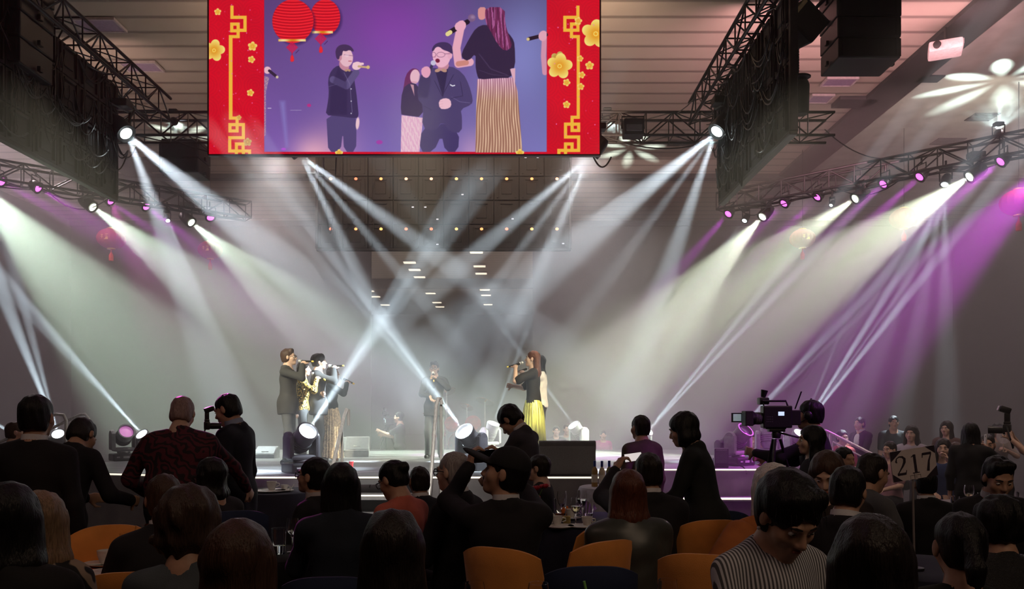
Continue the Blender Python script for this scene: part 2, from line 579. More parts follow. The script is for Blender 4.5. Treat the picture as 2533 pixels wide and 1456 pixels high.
# ---------------------------------------------------------------- hung loudspeakers and gear
def line_array(label, px0, px1, py1, d, n, dep=.75, hgt=.34, lean=0., pole=None):
    x = (XZ(px0, d) + XZ(px1, d)) / 2
    wd = XZ(px1, d) - XZ(px0, d)
    z = CZ - (py1 - HY) * d / F
    t = thing('line_array_speaker', label, 'loudspeaker', (x, d, z), group='hung line array loudspeakers')
    for i in range(n):
        m_ = MB().box((0, lean * i, hgt * (i + .5)), (wd - .02 * (n - i), dep, hgt - .012), bev=.02)
        o = m_.build('cabinet', PLASTIC, t)
        g = MB().box((0, lean * i - dep / 2 - .006, hgt * (i + .5)), (wd * .93, .02, hgt * .86), bev=.008)
        for sx in (-1, 1):
            g.box((sx * wd * .4, lean * i - dep / 2 - .02, hgt * (i + .5)), (.03, .02, hgt * .8))
        g.build('grille', mat('speaker_grille', (.012, .011, .014), .55, bump=.5, bscale=260), o)
        for sx in (-1, 1):
            MB().box((sx * (wd / 2 + .0), lean * i, hgt * (i + .2)), (.05, .08, .07), bev=.01).build('rigging_bracket', METAL, o)
    top = hgt * n
    MB().box((0, 0, top + .06), (wd * .9, .5, .07), bev=.01).tube([(0, 0, top + .06), (0, 0, pole or max(.3, 8.98 - z))], .02, 6).build('fly_frame', METAL, t)
    return t


line_array('black line array loudspeaker hanging over the hall beside the dark ceiling track', 2045, 2207, 168, 13.4, 4)
line_array('big black line array loudspeaker hanging in the top left corner', -70, 100, 185, 10.6, 5)
line_array('small black loudspeaker box hanging under the truss beside the big red screen', 408, 508, 438, 15.4, 2, .6, .28, pole=.75)
# ceiling projector, beige projector, hoist, box lamp
c = P(2338, 122, 15.2)
t = thing('ceiling_projector', 'white projector mounted beside the dark ceiling track', 'projector', c, rz=R(-25))
m_ = MB().box((0, 0, 0), (.58, .5, .2), bev=.05)
m_.build('housing', mat('projector_white', (.62, .54, .54), .4), t, True)
MB().lathe([(.06, 0), (.07, .05), (.05, .06)], (-.15, -.25, 0), 16, rot=(R(90), 0, 0)).build('lens', BLACK, t, True)
MB().tube([(0, 0, .1), (0, 0, 8.9 - c.z)], .025, 8).box((0, 0, .12), (.3, .3, .03)).build('ceiling_mount', METAL, t)
MB().box((.25, 0, .02), (.1, .44, .1)).build('vent_grille', mat('vent_grey', (.25, .22, .23), .6), t)
c = P(1976, 66, 10.4)
t = thing('beige_projector', 'pale beige boxy lamp tilted down over the panel wall truss', 'projector', c, rot=(R(18), R(38), R(15)))
MB().box((0, 0, 0), (.42, .7, .34), bev=.03).build('housing', PLASTIC, t)
MB().box((-.2, -.1, -.02), (.06, .5, .32), bev=.01).build('pale_front', mat('projector_beige', (.5, .43, .27), .5), t, label='pale beige front panel')
MB().tube([(0, 0, .17), (.05, 0, .75)], .025, 8).build('hanger', METAL, t)
c = P(1982, 190, 13.2)
t = thing('chain_hoist', 'dark chain hoist hanging beside the angled panel wall', 'hoist', c)
MB().ball((0, 0, 0), (.16, .12, .05), 14).build('hoist_hood', PLASTIC, t, True)
MB().lathe([(.10, -.62), (.12, -.58), (.13, -.15), (.11, -.08)], (.0, 0, 0), 14).build('chain_bag', mat('chain_bag_black', (.03, .026, .03), .8), t, True)
m_ = MB()
for k in range(24):
    m_.lathe([(.014, -.02), (.02, 0), (.014, .02)], (-.05, 0, .05 + k * .045), 6)
m_.build('chain', METAL, t)
MB().box((-.05, 0, 1.1), (.09, .06, .06), bev=.01).tube([(-.05, 0, 1.1), (-.05, 0, 8.98 - c.z)], .008, 6).build('hook', METAL, t)
c = P(1566, 316, 14.4)
t = thing('box_blinder_lamp', 'dark box lamp hanging from the truss between the screen and the white beam lamp', 'stage light', c)
MB().box((0, 0, -.02), (.36, .3, .3), bev=.03).build('housing', PLASTIC, t)
MB().box((0, -.16, -.05), (.28, .02, .12), bev=.01).build('front_panel', GREYP, t)
MB().tube([(-.2, 0, -.02), (-.2, 0, .2), (.2, 0, .2), (.2, 0, -.02)], .016, 6).build('yoke', METAL, t)
MB().tube([(0, .1, .2), (0, .45, .32)], .02, 6).build('clamp', METAL, t)
# loose cables
for lb, pts in (('thin cable sagging from the truss down to the pink lamp truss by the ceiling track', arc(P(2040, 320, 14.8), P(2180, 392, 15.2), .12)),
                ('thin pale cable loop below the red screen corner at the petal projection', arc(P(1468, 388, 11.0), P(1512, 388, 11.0), .14)),
                ('long thin cable loop hanging under the red screen over the far panel back', arc(P(800, 384, 14.0), P(832, 384, 14.0), 1.36, 24)),
                ('thin cable rising from the back truss to the angled panel wall', [P(1676, 280, 14.6), P(1700, 262, 14.5), P(1722, 238, 14.3)])):
    tag(MB().tube(pts, .011, 6).build('hanging_cable', mat('grey_cable', (.14, .12, .12), .5), None, True), lb, 'cable', 'hanging cables')


# ---------------------------------------------------------------- lamps
def par_can(label, px, py, d, aim, pw=1500, ang=12):
    c = P(px, py, d)
    t = thing('par_can_lamp', label, 'stage light', c, group='pink lamps on the corner trusses')
    aim = Vector(aim)
    q = (aim - c).to_track_quat('-Z', 'Y')
    t.rotation_euler = q.to_euler()
    MB().lathe([(.0, .16), (.07, .15), (.11, .05), (.12, -.03), (.125, -.035), (.105, -.03)], (0, 0, 0), 18).build('lamp_body', PLASTIC, t, True)
    MB().lathe([(0, -.035), (.06, -.034), (.10, -.025), (.10, -.02), (0, -.02)], (0, 0, 0), 18).build('lens', GLOW_M, t, True)
    iq = q.inverted()
    up = iq @ Vector((0, 0, 1))
    MB().tube([Vector((.13, 0, .03)), Vector((.13, 0, .03)) + up * .2, Vector((-.13, 0, .03)) + up * .2, Vector((-.13, 0, .03))], .012, 6).tube([up * .2 + Vector((0, 0, .03)), up * .32 + Vector((0, 0, .03))], .02, 6).build('yoke', METAL, t)
    spot(c + (aim - c).normalized() * .06, aim, ang, pw * KM, (.86, .06, 1.), .55, .05)
    return t


def wash_head(label, px, py, d, aims, col=(.9, 1, .7), glow=GLOW_G, size=1., group='white wash lamps on the trusses', hang=.36):
    """a moving-head lamp; aims: (target, cone, watts) for each shaft of light its front prism throws"""
    c = P(px, py, d)
    t = thing('moving_head_lamp', label, 'stage light', c, group=group)
    aim = Vector(aims[0][0])
    for a in aims[1:]:
        aim = aim + Vector(a[0])
    aim = aim / len(aims)
    q = (aim - c).to_track_quat('-Z', 'Y')
    rl_ = q.to_matrix()
    s = size
    o = MB().lathe([(0, .30 * s), (.09 * s, .29 * s), (.12 * s, .2 * s), (.13 * s, .0), (.13 * s, -.03 * s), (.10 * s, -.02 * s)], (0, 0, 0), 18, rot=rl_).build('lamp_head', PLASTIC, t, True)
    MB().lathe([(0, -.03 * s), (.05 * s, -.03 * s), (.09 * s, -.018 * s), (.09 * s, -.01 * s), (0, -.01 * s)], (0, 0, 0), 18, rot=rl_).build('lens', glow, o, True)
    ax = rl_ @ Vector((1, 0, 0))
    bk = rl_ @ Vector((0, 0, .12 * s))
    MB().tube([bk + ax * .15 * s, bk + ax * .16 * s + Vector((0, 0, .26 * s)), bk - ax * .16 * s + Vector((0, 0, .26 * s)), bk - ax * .15 * s], .022 * s, 6).build('yoke', PLASTIC, t)
    MB().box(bk + Vector((0, 0, .31 * s)), (.26 * s, .2 * s, .1 * s), bev=.02).tube([bk + Vector((0, 0, .35 * s)), bk + Vector((0, 0, hang))], .02, 6).build('lamp_base', PLASTIC, t)
    if len(aims) > 1:
        shaft_lamp(c + (aim - c).normalized() * .07 * s, aims, col, .035, None, KW)
    for b, an, pw in aims if len(aims) == 1 else ():
        b = Vector(b)
        spot(c + (b - c).normalized() * .07 * s, b, an, pw * (KG if glow is GLOW_G else KW), col, .4, .035)
    return t


ordl = ['leftmost', 'second', 'third', 'fourth']
MAG = [(2, 447, 15.3, 'at the frame edge'), (92, 463, 15.7, 'under the left panel wall, next to the frame edge'), (272, 495, 16.7, 'just right of a pale wash lamp under the panel wall corner'),
       (360, 509, 17.3, 'above the small white lamp on the left truss'), (520, 536, 18.1, 'dim and turned away at the inner end of the left truss')]
for px, py, d, lb in MAG:
    par_can('pink glowing par lamp ' + lb, px, py, d, P(1000 if px < 500 else 700, 1000, 15.4), 1500 if px < 500 else 200)
MAG = [(1803, 527, 17.7, 'at the inner end of the right truss'), (1941, 501, 16.9, 'between two pale lamps at the right truss inner end'), (2023, 485, 16.5, 'above a pale wash lamp midway along the right truss'),
       (2187, 453, 15.5, 'on the right truss, lower of the pair by the white bar'), (2277, 435, 15.0, 'on the right truss, upper of the pair by the white bar'), (2478, 397, 14.0, 'highest on the right truss')]
for i, (px, py, d, lb) in enumerate(MAG):
    par_can('pink glowing par lamp ' + lb, px, py, d, P(1250 + 60 * i, 1150, 15.2 if i < 3 else 14.2), 1400 if i < 3 else 1900, 11 if i < 5 else 15)
par_can('pink glowing par lamp beyond the top right frame edge', 2640, 370, 13.4, P(1750, 1250, 11.4), 3000, 20)
# pale wash lamps
GW = (.9, 1., .74)
for px, py, d, aim, an, pw, lb in ((-70, 440, 15.0, P(560, 1130, 15.2), 34, 5200, 'pale green wash lamp beyond the frame edge on the left truss'),
                                   (228, 511, 16.4, P(1000, 1080, 15.6), 24, 4200, 'pale green wash lamp on the left truss below the panel wall corner'),
                                   (472, 549, 17.9, P(1130, 1090, 16.2), 24, 4200, 'pale green wash lamp at the inner end of the left truss'),
                                   (1887, 535, 17.2, P(1370, 1110, 15.6), 26, 4200, 'pale wash lamp nearest the inner end of the right truss'),
                                   (2117, 490, 15.9, P(1290, 1060, 15.2), 24, 4200, 'pale wash lamp in the middle of the right truss'),
                                   (2400, 436, 14.4, P(1400, 1110, 14.8), 27, 6800, 'pale wash lamp highest on the right truss')):
    wash_head(lb, px, py, d, [(aim, an, pw)], GW if px > 1200 else (.76, 1., .78), GLOW_G)
BW = (.78, .92, 1.)


def shafts(px, py, d, rays, dd=0.):
    return [(P(x, y, d + dd), an, pw) for x, y, an, pw in rays]


wash_head('white beam lamp hanging at the corner of the left panel wall', 310, 328, 12.9, shafts(310, 328, 12.9, [(395, 545, 7.5, 1500), (640, 600, 9.5, 1900), (520, 520, 4, 350)], -.6), BW, GLOW_W, 1.2)
wash_head('white beam lamp tucked under the red screen near its left end', 738, 378, 11.6, shafts(738, 378, 11.6, [(868, 640, 6.5, 1500), (960, 640, 4.5, 1700), (1090, 640, 7, 1900)], .5), BW, GLOW_W, .9, hang=1.45)
wash_head('white beam lamp tucked under the red screen at its right corner', 1466, 378, 11.6, shafts(1466, 378, 11.6, [(1345, 640, 6.5, 1500), (1270, 640, 4.2, 1500), (1160, 640, 7, 1900)], .5), BW, GLOW_W, .9, hang=1.45)
wash_head('white beam lamp hanging at the corner of the panel wall by the petal projection', 1775, 323, 12.9, shafts(1775, 323, 12.9, [(1690, 560, 6.5, 1500), (1600, 560, 4, 1100), (1430, 600, 9.5, 2000)], -.6), BW, GLOW_W, 1.2)
wash_head('white beam lamp fanning thin shafts under the right truss', 2337, 455, 14.6, shafts(2337, 455, 14.6, [(2340, 800, 5, 700), (2270, 800, 4.5, 700), (2200, 800, 4.5, 800), (2110, 800, 4.5, 900)], -1), BW, GLOW_W, .7)
wash_head('small white beam lamp beside the innermost pink lamp of the right truss', 1842, 545, 17.4, shafts(1842, 545, 17.4, [(1640, 900, 4, 900), (1700, 900, 3.2, 800), (1560, 900, 4, 900)], -1.5), BW, GLOW_W, .6)
wash_head('small white beam lamp below the left truss', 415, 545, 17.3, shafts(415, 545, 17.3, [(520, 800, 5, 500)], -1.5), BW, GLOW_W, .5)
wash_head('small dim white lamp below the middle of the right truss', 2056, 507, 16.2, shafts(2056, 507, 16.2, [(1800, 900, 4, 300)], -1.5), BW, GLOW_W, .4)


# petal gobos thrown on to the ceiling
def gobo(px, py, d, px2, py2, ang, pw, n, asp, lb):
    c = P(px, py, d)
    dd = (9 - CZ) * F / (HY - py2)
    b = P(px2, py2, dd)
    t = wash_head(lb, px, py, d, [(b, 1, 0)], BW, GLOW_W, .6, 'petal projection lamps', .2)
    for o in [x for x in C.objects if x.type == 'LIGHT' and x.data.energy == 0]:
        bpy.data.objects.remove(o)
    o = spot(c + (b - c).normalized() * .3, b, ang, pw, (.75, 1, .95), .1, .01)
    l = o.data
    l.use_nodes = True
    nt = l.node_tree
    N, L = nt.nodes, nt.links
    em = N['Emission']
    tc = N.new('ShaderNodeTexCoord')
    sx = N.new('ShaderNodeSeparateXYZ')
    L.new(tc.outputs['Normal'], sx.inputs[0])

    def mth(op, a, b_=None):
        n_ = N.new('ShaderNodeMath')
        n_.operation = op
        for i, q in enumerate((a, b_)):
            if q is None:
                continue
            if isinstance(q, (int, float)):
                n_.inputs[i].default_value = q
            else:
                L.new(q, n_.inputs[i])
        return n_.outputs[0]
    az = mth('ABSOLUTE', sx.outputs['Z'])
    u, v = mth('DIVIDE', sx.outputs['X'], az), mth('MULTIPLY', mth('DIVIDE', sx.outputs['Y'], az), asp)
    r_ = mth('DIVIDE', mth('SQRT', mth('ADD', mth('MULTIPLY', u, u), mth('MULTIPLY', v, v))), math.tan(R(ang / 2)))
    th = mth('ARCTAN2', v, u)
    edge = mth('ADD', .72, mth('MULTIPLY', .22, mth('COSINE', mth('MULTIPLY', th, n))))
    inside = mth('MULTIPLY', mth('SUBTRACT', edge, r_), 3.5)
    hole = mth('MULTIPLY', mth('SUBTRACT', r_, .12), 3.)
    pet = mth('ADD', .45, mth('MULTIPLY', .55, mth('COSINE', mth('MULTIPLY', th, n))))
    cl = lambda x: mth('MINIMUM', mth('MAXIMUM', x, 0.), 1.)
    L.new(mth('MULTIPLY', cl(pet), mth('MULTIPLY', cl(inside), cl(hole))), em.inputs['Strength'])


gobo(2470, 330, 14.3, 2480, 196, 48, 11000, 8, 2.1, 'small lamp throwing the petal pattern above the right truss')
gobo(1503, 296, 15.4, 1560, 366, 17, 42000, 7, 2.6, 'small lamp throwing the petal pattern beside the red screen')
gobo(430, 300, 14.9, 455, 335, 18, 26000, 7, 2.6, 'small lamp throwing the petal pattern behind the left truss')


# red paper lanterns
def lantern(label, px, py, d, r=.36):
    t = thing('red_lantern', label, 'lantern', P(px, py, d), group='red paper lanterns')
    MB().lathe([(.12 * r, .74 * r)] + [(r * math.sin(a) * 1.02, r * .78 * math.cos(a)) for a in [PI * (k + .9) / 12 for k in range(11)]] + [(.12 * r, -.78 * r)], (0, 0, 0), 32, fn=lambda a, j: 1 + .03 * math.cos(a * 16)).build('paper_globe', mat('lantern_red', (.34, .012, .016), .6, var=.1), t, True)
    g = mat('lantern_gold', (.8, .6, .2), .35, .6)
    MB().lathe([(.3 * r, .7 * r), (.3 * r, .82 * r), (.26 * r, .82 * r)], (0, 0, 0), 20).build('gold_cap', g, t, True)
    MB().lathe([(.3 * r, -.82 * r), (.3 * r, -.7 * r), (.26 * r, -.7 * r)], (0, 0, 0), 20).build('gold_cap', g, t, True)
    MB().lathe([(.16 * r, -1.7 * r), (.17 * r, -1.3 * r), (.05 * r, -1.05 * r), (.04 * r, -.8 * r)], (0, 0, 0), 14).build('tassel', mat('lantern_tassel', (.6, .05, .06), .8), t, True)
    MB().tube([(0, 0, .8 * r), (0, 0, 9.0 - t.location.z)], .008, 5).build('hanging_wire', METAL, t)
    # gilt characters on the globe
    m_ = MB()
    for dx, dz, wx, wz in ((-.22, .1, .18, .03), (-.22, 0, .03, .3), (-.22, -.02, .2, .03), (.1, .16, .28, .03), (.1, .05, .2, .03), (.1, -.14, .28, .2), (.1, -.14, .03, .2)):
        yy = -r * math.sqrt(max(.05, 1 - (dx ** 2 + (dz / .78) ** 2))) - .004
        m_.box((dx * r, yy, dz * r), (wx * r, .012, wz * r))
    m_.build('gilt_lettering', g, t)
    return t


lantern('red paper lantern in the haze under the left truss pale wash lamp', 275, 590, 21.0, 0.34)
lantern('red paper lantern in the pale beam near the left truss inner end', 520, 618, 23.2, 0.33)
lantern('red paper lantern in haze below the middle of the right truss', 1985, 590, 22.6, 0.34)
lantern('red paper lantern in haze below the pink pair of the right truss', 2236, 540, 20.7, 0.34)
lantern('red paper lantern cut by the frame edge at the far right', 2520, 500, 17.8, 0.37)
# ---------------------------------------------------------------- haze in the air over the stage
m = bpy.data.materials.new('stage_haze')
m.use_nodes = True
nt = m.node_tree
nt.nodes.clear()
o_ = nt.nodes.new('ShaderNodeOutputMaterial')
v_ = nt.nodes.new('ShaderNodeVolumeScatter')
v_.inputs['Density'].default_value = 0.04
v_.inputs['Anisotropy'].default_value = 0.15
v_.inputs['Color'].default_value = (.98, .96, .97, 1)
nt.links.new(v_.outputs[0], o_.inputs['Volume'])
hz = MB().box((0, 19.4, 3.9), (33.8, 23.0, 7.6)).build('stage_haze', m)
tag(hz, 'thin grey stage haze filling the air over the stage', 'haze', kind='stuff')
# ---------------------------------------------------------------- soft shapes: blended fields turned into one continuous surface
class Soft:
    def __init__(s, h=.008):
        s.h, s.ops, s.noise = h, [], None

    def cap(s, a, b, ra, rb=None, k=.02, sub=False):
        s.ops.append(('c', Vector(a), Vector(b), ra, ra if rb is None else rb, k, sub))
        return s

    def ell(s, c, r, rot=None, k=.02, sub=False):
        s.ops.append(('e', Vector(c), Vector(r), rot.to_3x3() if rot is not None else Matrix.Identity(3), k, sub))
        return s

    def half(s, c, n, k=.005):
        """cut away everything on the far side of a plane"""
        s.ops.append(('h', Vector(c), Vector(n).normalized(), k))
        return s

    def mesh(s):
        h = s.h
        lo, hi = np.full(3, 1e9), np.full(3, -1e9)
        for o in s.ops:
            if o[0] == 'c' and not o[6]:
                r = max(o[3], o[4])
                for p in (o[1], o[2]):
                    lo, hi = np.minimum(lo, np.array(p) - r), np.maximum(hi, np.array(p) + r)
            if o[0] == 'e' and not o[5]:
                r = np.sqrt(np.sum((np.array(o[3]) * np.array(o[2])) ** 2, axis=1))
                lo, hi = np.minimum(lo, np.array(o[1]) - r), np.maximum(hi, np.array(o[1]) + r)
        lo, hi = lo - 4 * h - .015, hi + 4 * h + .015
        n = np.ceil((hi - lo) / h).astype(int) + 1
        f = np.full(n, 1., np.float32)
        ax = [(lo[i] + h * np.arange(n[i])).astype(np.float32) for i in range(3)]
        for o in s.ops:
            if o[0] == 'h':
                d = ((ax[0][:, None, None] - o[1].x) * o[2].x + (ax[1][None, :, None] - o[1].y) * o[2].y + (ax[2][None, None, :] - o[1].z) * o[2].z)
                np.maximum(f, d, out=f)
                continue
            if o[0] == 'c':
                _, a, b, ra, rb, k, sub = o
                R_ = max(ra, rb) + k + 3 * h
                l_, h_ = np.minimum(a, b) - R_, np.maximum(a, b) + R_
            else:
                _, c, r, rot, k, sub = o
                e = np.sqrt(np.sum((np.array(rot) * np.array(r)) ** 2, axis=1)) + k + 3 * h
                l_, h_ = np.array(c) - e, np.array(c) + e
            i0 = np.clip(np.floor((np.array(l_) - lo) / h).astype(int), 0, n)
            i1 = np.clip(np.ceil((np.array(h_) - lo) / h).astype(int) + 1, 0, n)
            if np.any(i1 <= i0):
                continue
            sl = tuple(slice(i0[q], i1[q]) for q in range(3))
            X, Y, Z = ax[0][sl[0]][:, None, None], ax[1][sl[1]][None, :, None], ax[2][sl[2]][None, None, :]
            if o[0] == 'c':
                ab = b - a
                L2 = max(ab.dot(ab), 1e-9)
                t = np.clip(((X - a.x) * ab.x + (Y - a.y) * ab.y + (Z - a.z) * ab.z) / L2, 0, 1)
                d = np.sqrt((X - a.x - t * ab.x) ** 2 + (Y - a.y - t * ab.y) ** 2 + (Z - a.z - t * ab.z) ** 2) - (ra + t * (rb - ra))
            else:
                x, y, z = X - c.x, Y - c.y, Z - c.z
                u = [(rot[0][q] * x + rot[1][q] * y + rot[2][q] * z) for q in range(3)]
                k0 = np.sqrt((u[0] / r.x) ** 2 + (u[1] / r.y) ** 2 + (u[2] / r.z) ** 2)
                k1 = np.sqrt((u[0] / r.x ** 2) ** 2 + (u[1] / r.y ** 2) ** 2 + (u[2] / r.z ** 2) ** 2)
                d = k0 * (k0 - 1) / np.maximum(k1, 1e-6)
            g = f[sl]
            if sub:
                d = -d
                m = np.maximum(k - np.abs(g - d), 0) / k
                f[sl] = np.maximum(g, d) + m * m * k * .25
            else:
                m = np.maximum(k - np.abs(g - d), 0) / k
                f[sl] = np.minimum(g, d) - m * m * k * .25
        if s.noise is not None:
            ii = np.nonzero(np.abs(f) < .05)
            f[ii] += s.noise(ax[0][ii[0]], ax[1][ii[1]], ax[2][ii[2]])
        return nets(f, lo, h)


def nets(f, lo, h):
    ins = f < 0
    cnt = np.zeros(np.array(f.shape) - 1, np.int8)
    for i in (0, 1):
        for j in (0, 1):
            for k in (0, 1):
                cnt += ins[i:f.shape[0] - 1 + i, j:f.shape[1] - 1 + j, k:f.shape[2] - 1 + k]
    act = np.nonzero((cnt > 0) & (cnt < 8))
    na = len(act[0])
    if na == 0:
        return np.zeros((0, 3)), np.zeros((0, 4), int)
    acc, num = np.zeros((na, 3)), np.zeros(na)
    cor = {(i, j, k): f[act[0] + i, act[1] + j, act[2] + k] for i in (0, 1) for j in (0, 1) for k in (0, 1)}
    for a in cor:
        for q in range(3):
            if a[q] == 0:
                b = list(a)
                b[q] = 1
                fa, fb = cor[a], cor[tuple(b)]
                sg = (fa < 0) != (fb < 0)
                t = np.where(sg, fa / np.where(sg, fa - fb, 1), 0)
                for e in range(3):
                    acc[:, e] += np.where(sg, a[e] + (t if e == q else 0), 0)
                num += sg
    V = (np.stack(act, 1) + acc / num[:, None]) * h + lo
    idx = np.full(cnt.shape, -1, np.int32)
    idx[act] = np.arange(na)
    Q = []
    for q in range(3):
        o1, o2 = [(1, 2), (2, 0), (0, 1)][q]
        a = [slice(None)] * 3
        b = [slice(None)] * 3
        a[q], b[q] = slice(0, -1), slice(1, None)
        s0, s1 = ins[tuple(a)], ins[tuple(b)]
        e = np.nonzero(s0 != s1)
        ok = (e[o1] > 0) & (e[o2] > 0) & (e[o1] < cnt.shape[o1]) & (e[o2] < cnt.shape[o2])
        e = [x[ok] for x in e]
        fl = s0[tuple(e)]

        def at(d1, d2):
            w_ = [x.copy() for x in e]
            w_[o1] = w_[o1] + d1
            w_[o2] = w_[o2] + d2
            return idx[tuple(w_)]
        qd = np.stack([at(-1, -1), at(0, -1), at(0, 0), at(-1, 0)], 1)
        qd[~fl] = qd[~fl][:, ::-1]
        Q.append(qd)
    Q = np.concatenate(Q)
    return V, Q[(Q >= 0).all(1)]


def soft_obj(name, s, m, parent, label=None, relax=1):
    V, Q = s.mesh()
    me = bpy.data.meshes.new(name)
    for _ in range(relax):                                     # one Laplacian pass
        S, n = np.zeros_like(V), np.zeros(len(V))
        for i in range(4):
            np.add.at(S, Q[:, i], V[Q[:, (i + 1) % 4]] + V[Q[:, i - 1]])
            np.add.at(n, Q[:, i], 2)
        V = .5 * V + .5 * S / np.maximum(n, 1)[:, None]
    me.vertices.add(len(V))
    me.vertices.foreach_set('co', V.astype(np.float32).ravel())
    me.loops.add(len(Q) * 4)
    me.loops.foreach_set('vertex_index', Q.astype(np.int32).ravel())
    me.polygons.add(len(Q))
    me.polygons.foreach_set('loop_start', np.arange(0, len(Q) * 4, 4, dtype=np.int32))
    me.polygons.foreach_set('use_smooth', np.ones(len(Q), bool))
    me.update()
    me.validate()
    me.materials.append(m)
    o = bpy.data.objects.new(name, me)
    C.objects.link(o)
    if parent is not None:
        o.parent = parent
    if label:
        o['label'] = label
    return o


def folds(seed, amp=.005, fr=26.):
    """creases in cloth"""
    rn = np.random.RandomState(seed)
    K = rn.normal(size=(5, 3))
    K /= np.linalg.norm(K, axis=1)[:, None]
    K *= rn.uniform(.6, 1.5, (5, 1)) * fr
    ph = rn.uniform(0, 6, 5)

    def fn(x, y, z):
        w_ = 1.2 * np.sin(x * 9 + z * 7 + ph[0]) + np.sin(y * 11 - z * 8 + ph[1])
        s = 0
        for q in range(5):
            s = s + np.sin(K[q, 0] * x + K[q, 1] * y + K[q, 2] * z + ph[q] + w_)
        return (amp / 3 * s).astype(np.float32)
    return fn


# ---------------------------------------------------------------- people
SKIN = {'fair': mat('skin_fair', (.62, .4, .3), .5, var=.08, scale=30), 'tan': mat('skin_tan', (.5, .29, .2), .5, var=.08, scale=30), 'brown': mat('skin_brown', (.33, .18, .12), .5, var=.08, scale=30)}
HAIRS = {'black': (.008, .007, .008), 'dark': (.018, .013, .012), 'brown': (.06, .03, .02), 'auburn': (.11, .035, .02), 'grey': (.32, .29, .29), 'silver': (.72, .66, .66), 'blonde': (.24, .15, .09), 'curly_brown': (.05, .028, .02), 'greypink': (.3, .2, .19)}


def hair_mat(c):
    return mat('hair_' + c, HAIRS[c], .42, var=.35, scale=26, bump=.55, stretch=(7, 7, .7), spec=.35)


def cloth(name, col, rough=.85, var=.12, bump=.15, **k):
    return mat('cloth_' + name, col, rough, var=var, scale=12, bump=bump, bscale=260, **k)


SUIT = cloth('black_suit', (.012, .011, .014))
LAPEL = cloth('suit_lapel', (.02, .018, .022), .6)
SHIRTW = cloth('white_shirt', (.7, .7, .74))
SHOE = mat('black_shoe', (.012, .011, .011), .25)
EYEW = mat('eye_white', (.8, .78, .75), .2)
IRIS = mat('eye_iris', (.02, .012, .01), .2)
LIP = mat('lips', (.42, .14, .12), .45)
SPECS = mat('spectacle_frame', (.015, .013, .015), .3)
PID = [0]


def bone(S, W, pole, l1, l2):
    """elbow between shoulder S and wrist W"""
    d = W - S
    L = min(max(d.length, abs(l1 - l2) + .02), l1 + l2 - .004)
    dn = d.normalized()
    W = S + dn * L
    a = (l1 * l1 - l2 * l2 + L * L) / (2 * L)
    hgt = math.sqrt(max(0, l1 * l1 - a * a))
    pp = pole - dn * pole.dot(dn)
    pp = pp.normalized() if pp.length > 1e-6 else dn.orthogonal().normalized()
    return S + dn * a + pp * hgt, W


def hand(s, W, dr, pn, sd, curl=.9, k=.008):
    """palm, four bent fingers and a thumb; dr along the hand, pn towards the palm, sd towards the thumb side"""
    dr = dr.normalized()
    pn = (pn - dr * pn.dot(dr)).normalized()
    lat = dr.cross(pn) * sd
    rot = Matrix((lat, pn, dr)).transposed()
    s.ell(W + dr * .045, (.041, .017, .052), rot, .02)
    for q, (off, ln) in enumerate(((.03, .9), (.01, 1.), (-.011, .95), (-.03, .75))):
        b = W + dr * .082 + lat * off
        d1 = (dr * math.cos(curl * .75) + pn * math.sin(curl * .75)).normalized()
        d2 = (dr * math.cos(curl * 1.7) + pn * math.sin(curl * 1.7)).normalized()
        m1 = b + d1 * .046 * ln
        s.cap(b, m1, .0095, .009, k).cap(m1, m1 + d2 * .042 * ln, .009, .0075, k)
    tb = W + dr * .025 + lat * .034
    tm = tb + (dr * .6 + lat * .75 + pn * .25).normalized() * .04
    s.cap(tb, tm, .013, .011, .012).cap(tm, tm + (dr * .85 + pn * .5 + lat * .05).normalized() * .034, .011, .008, k)


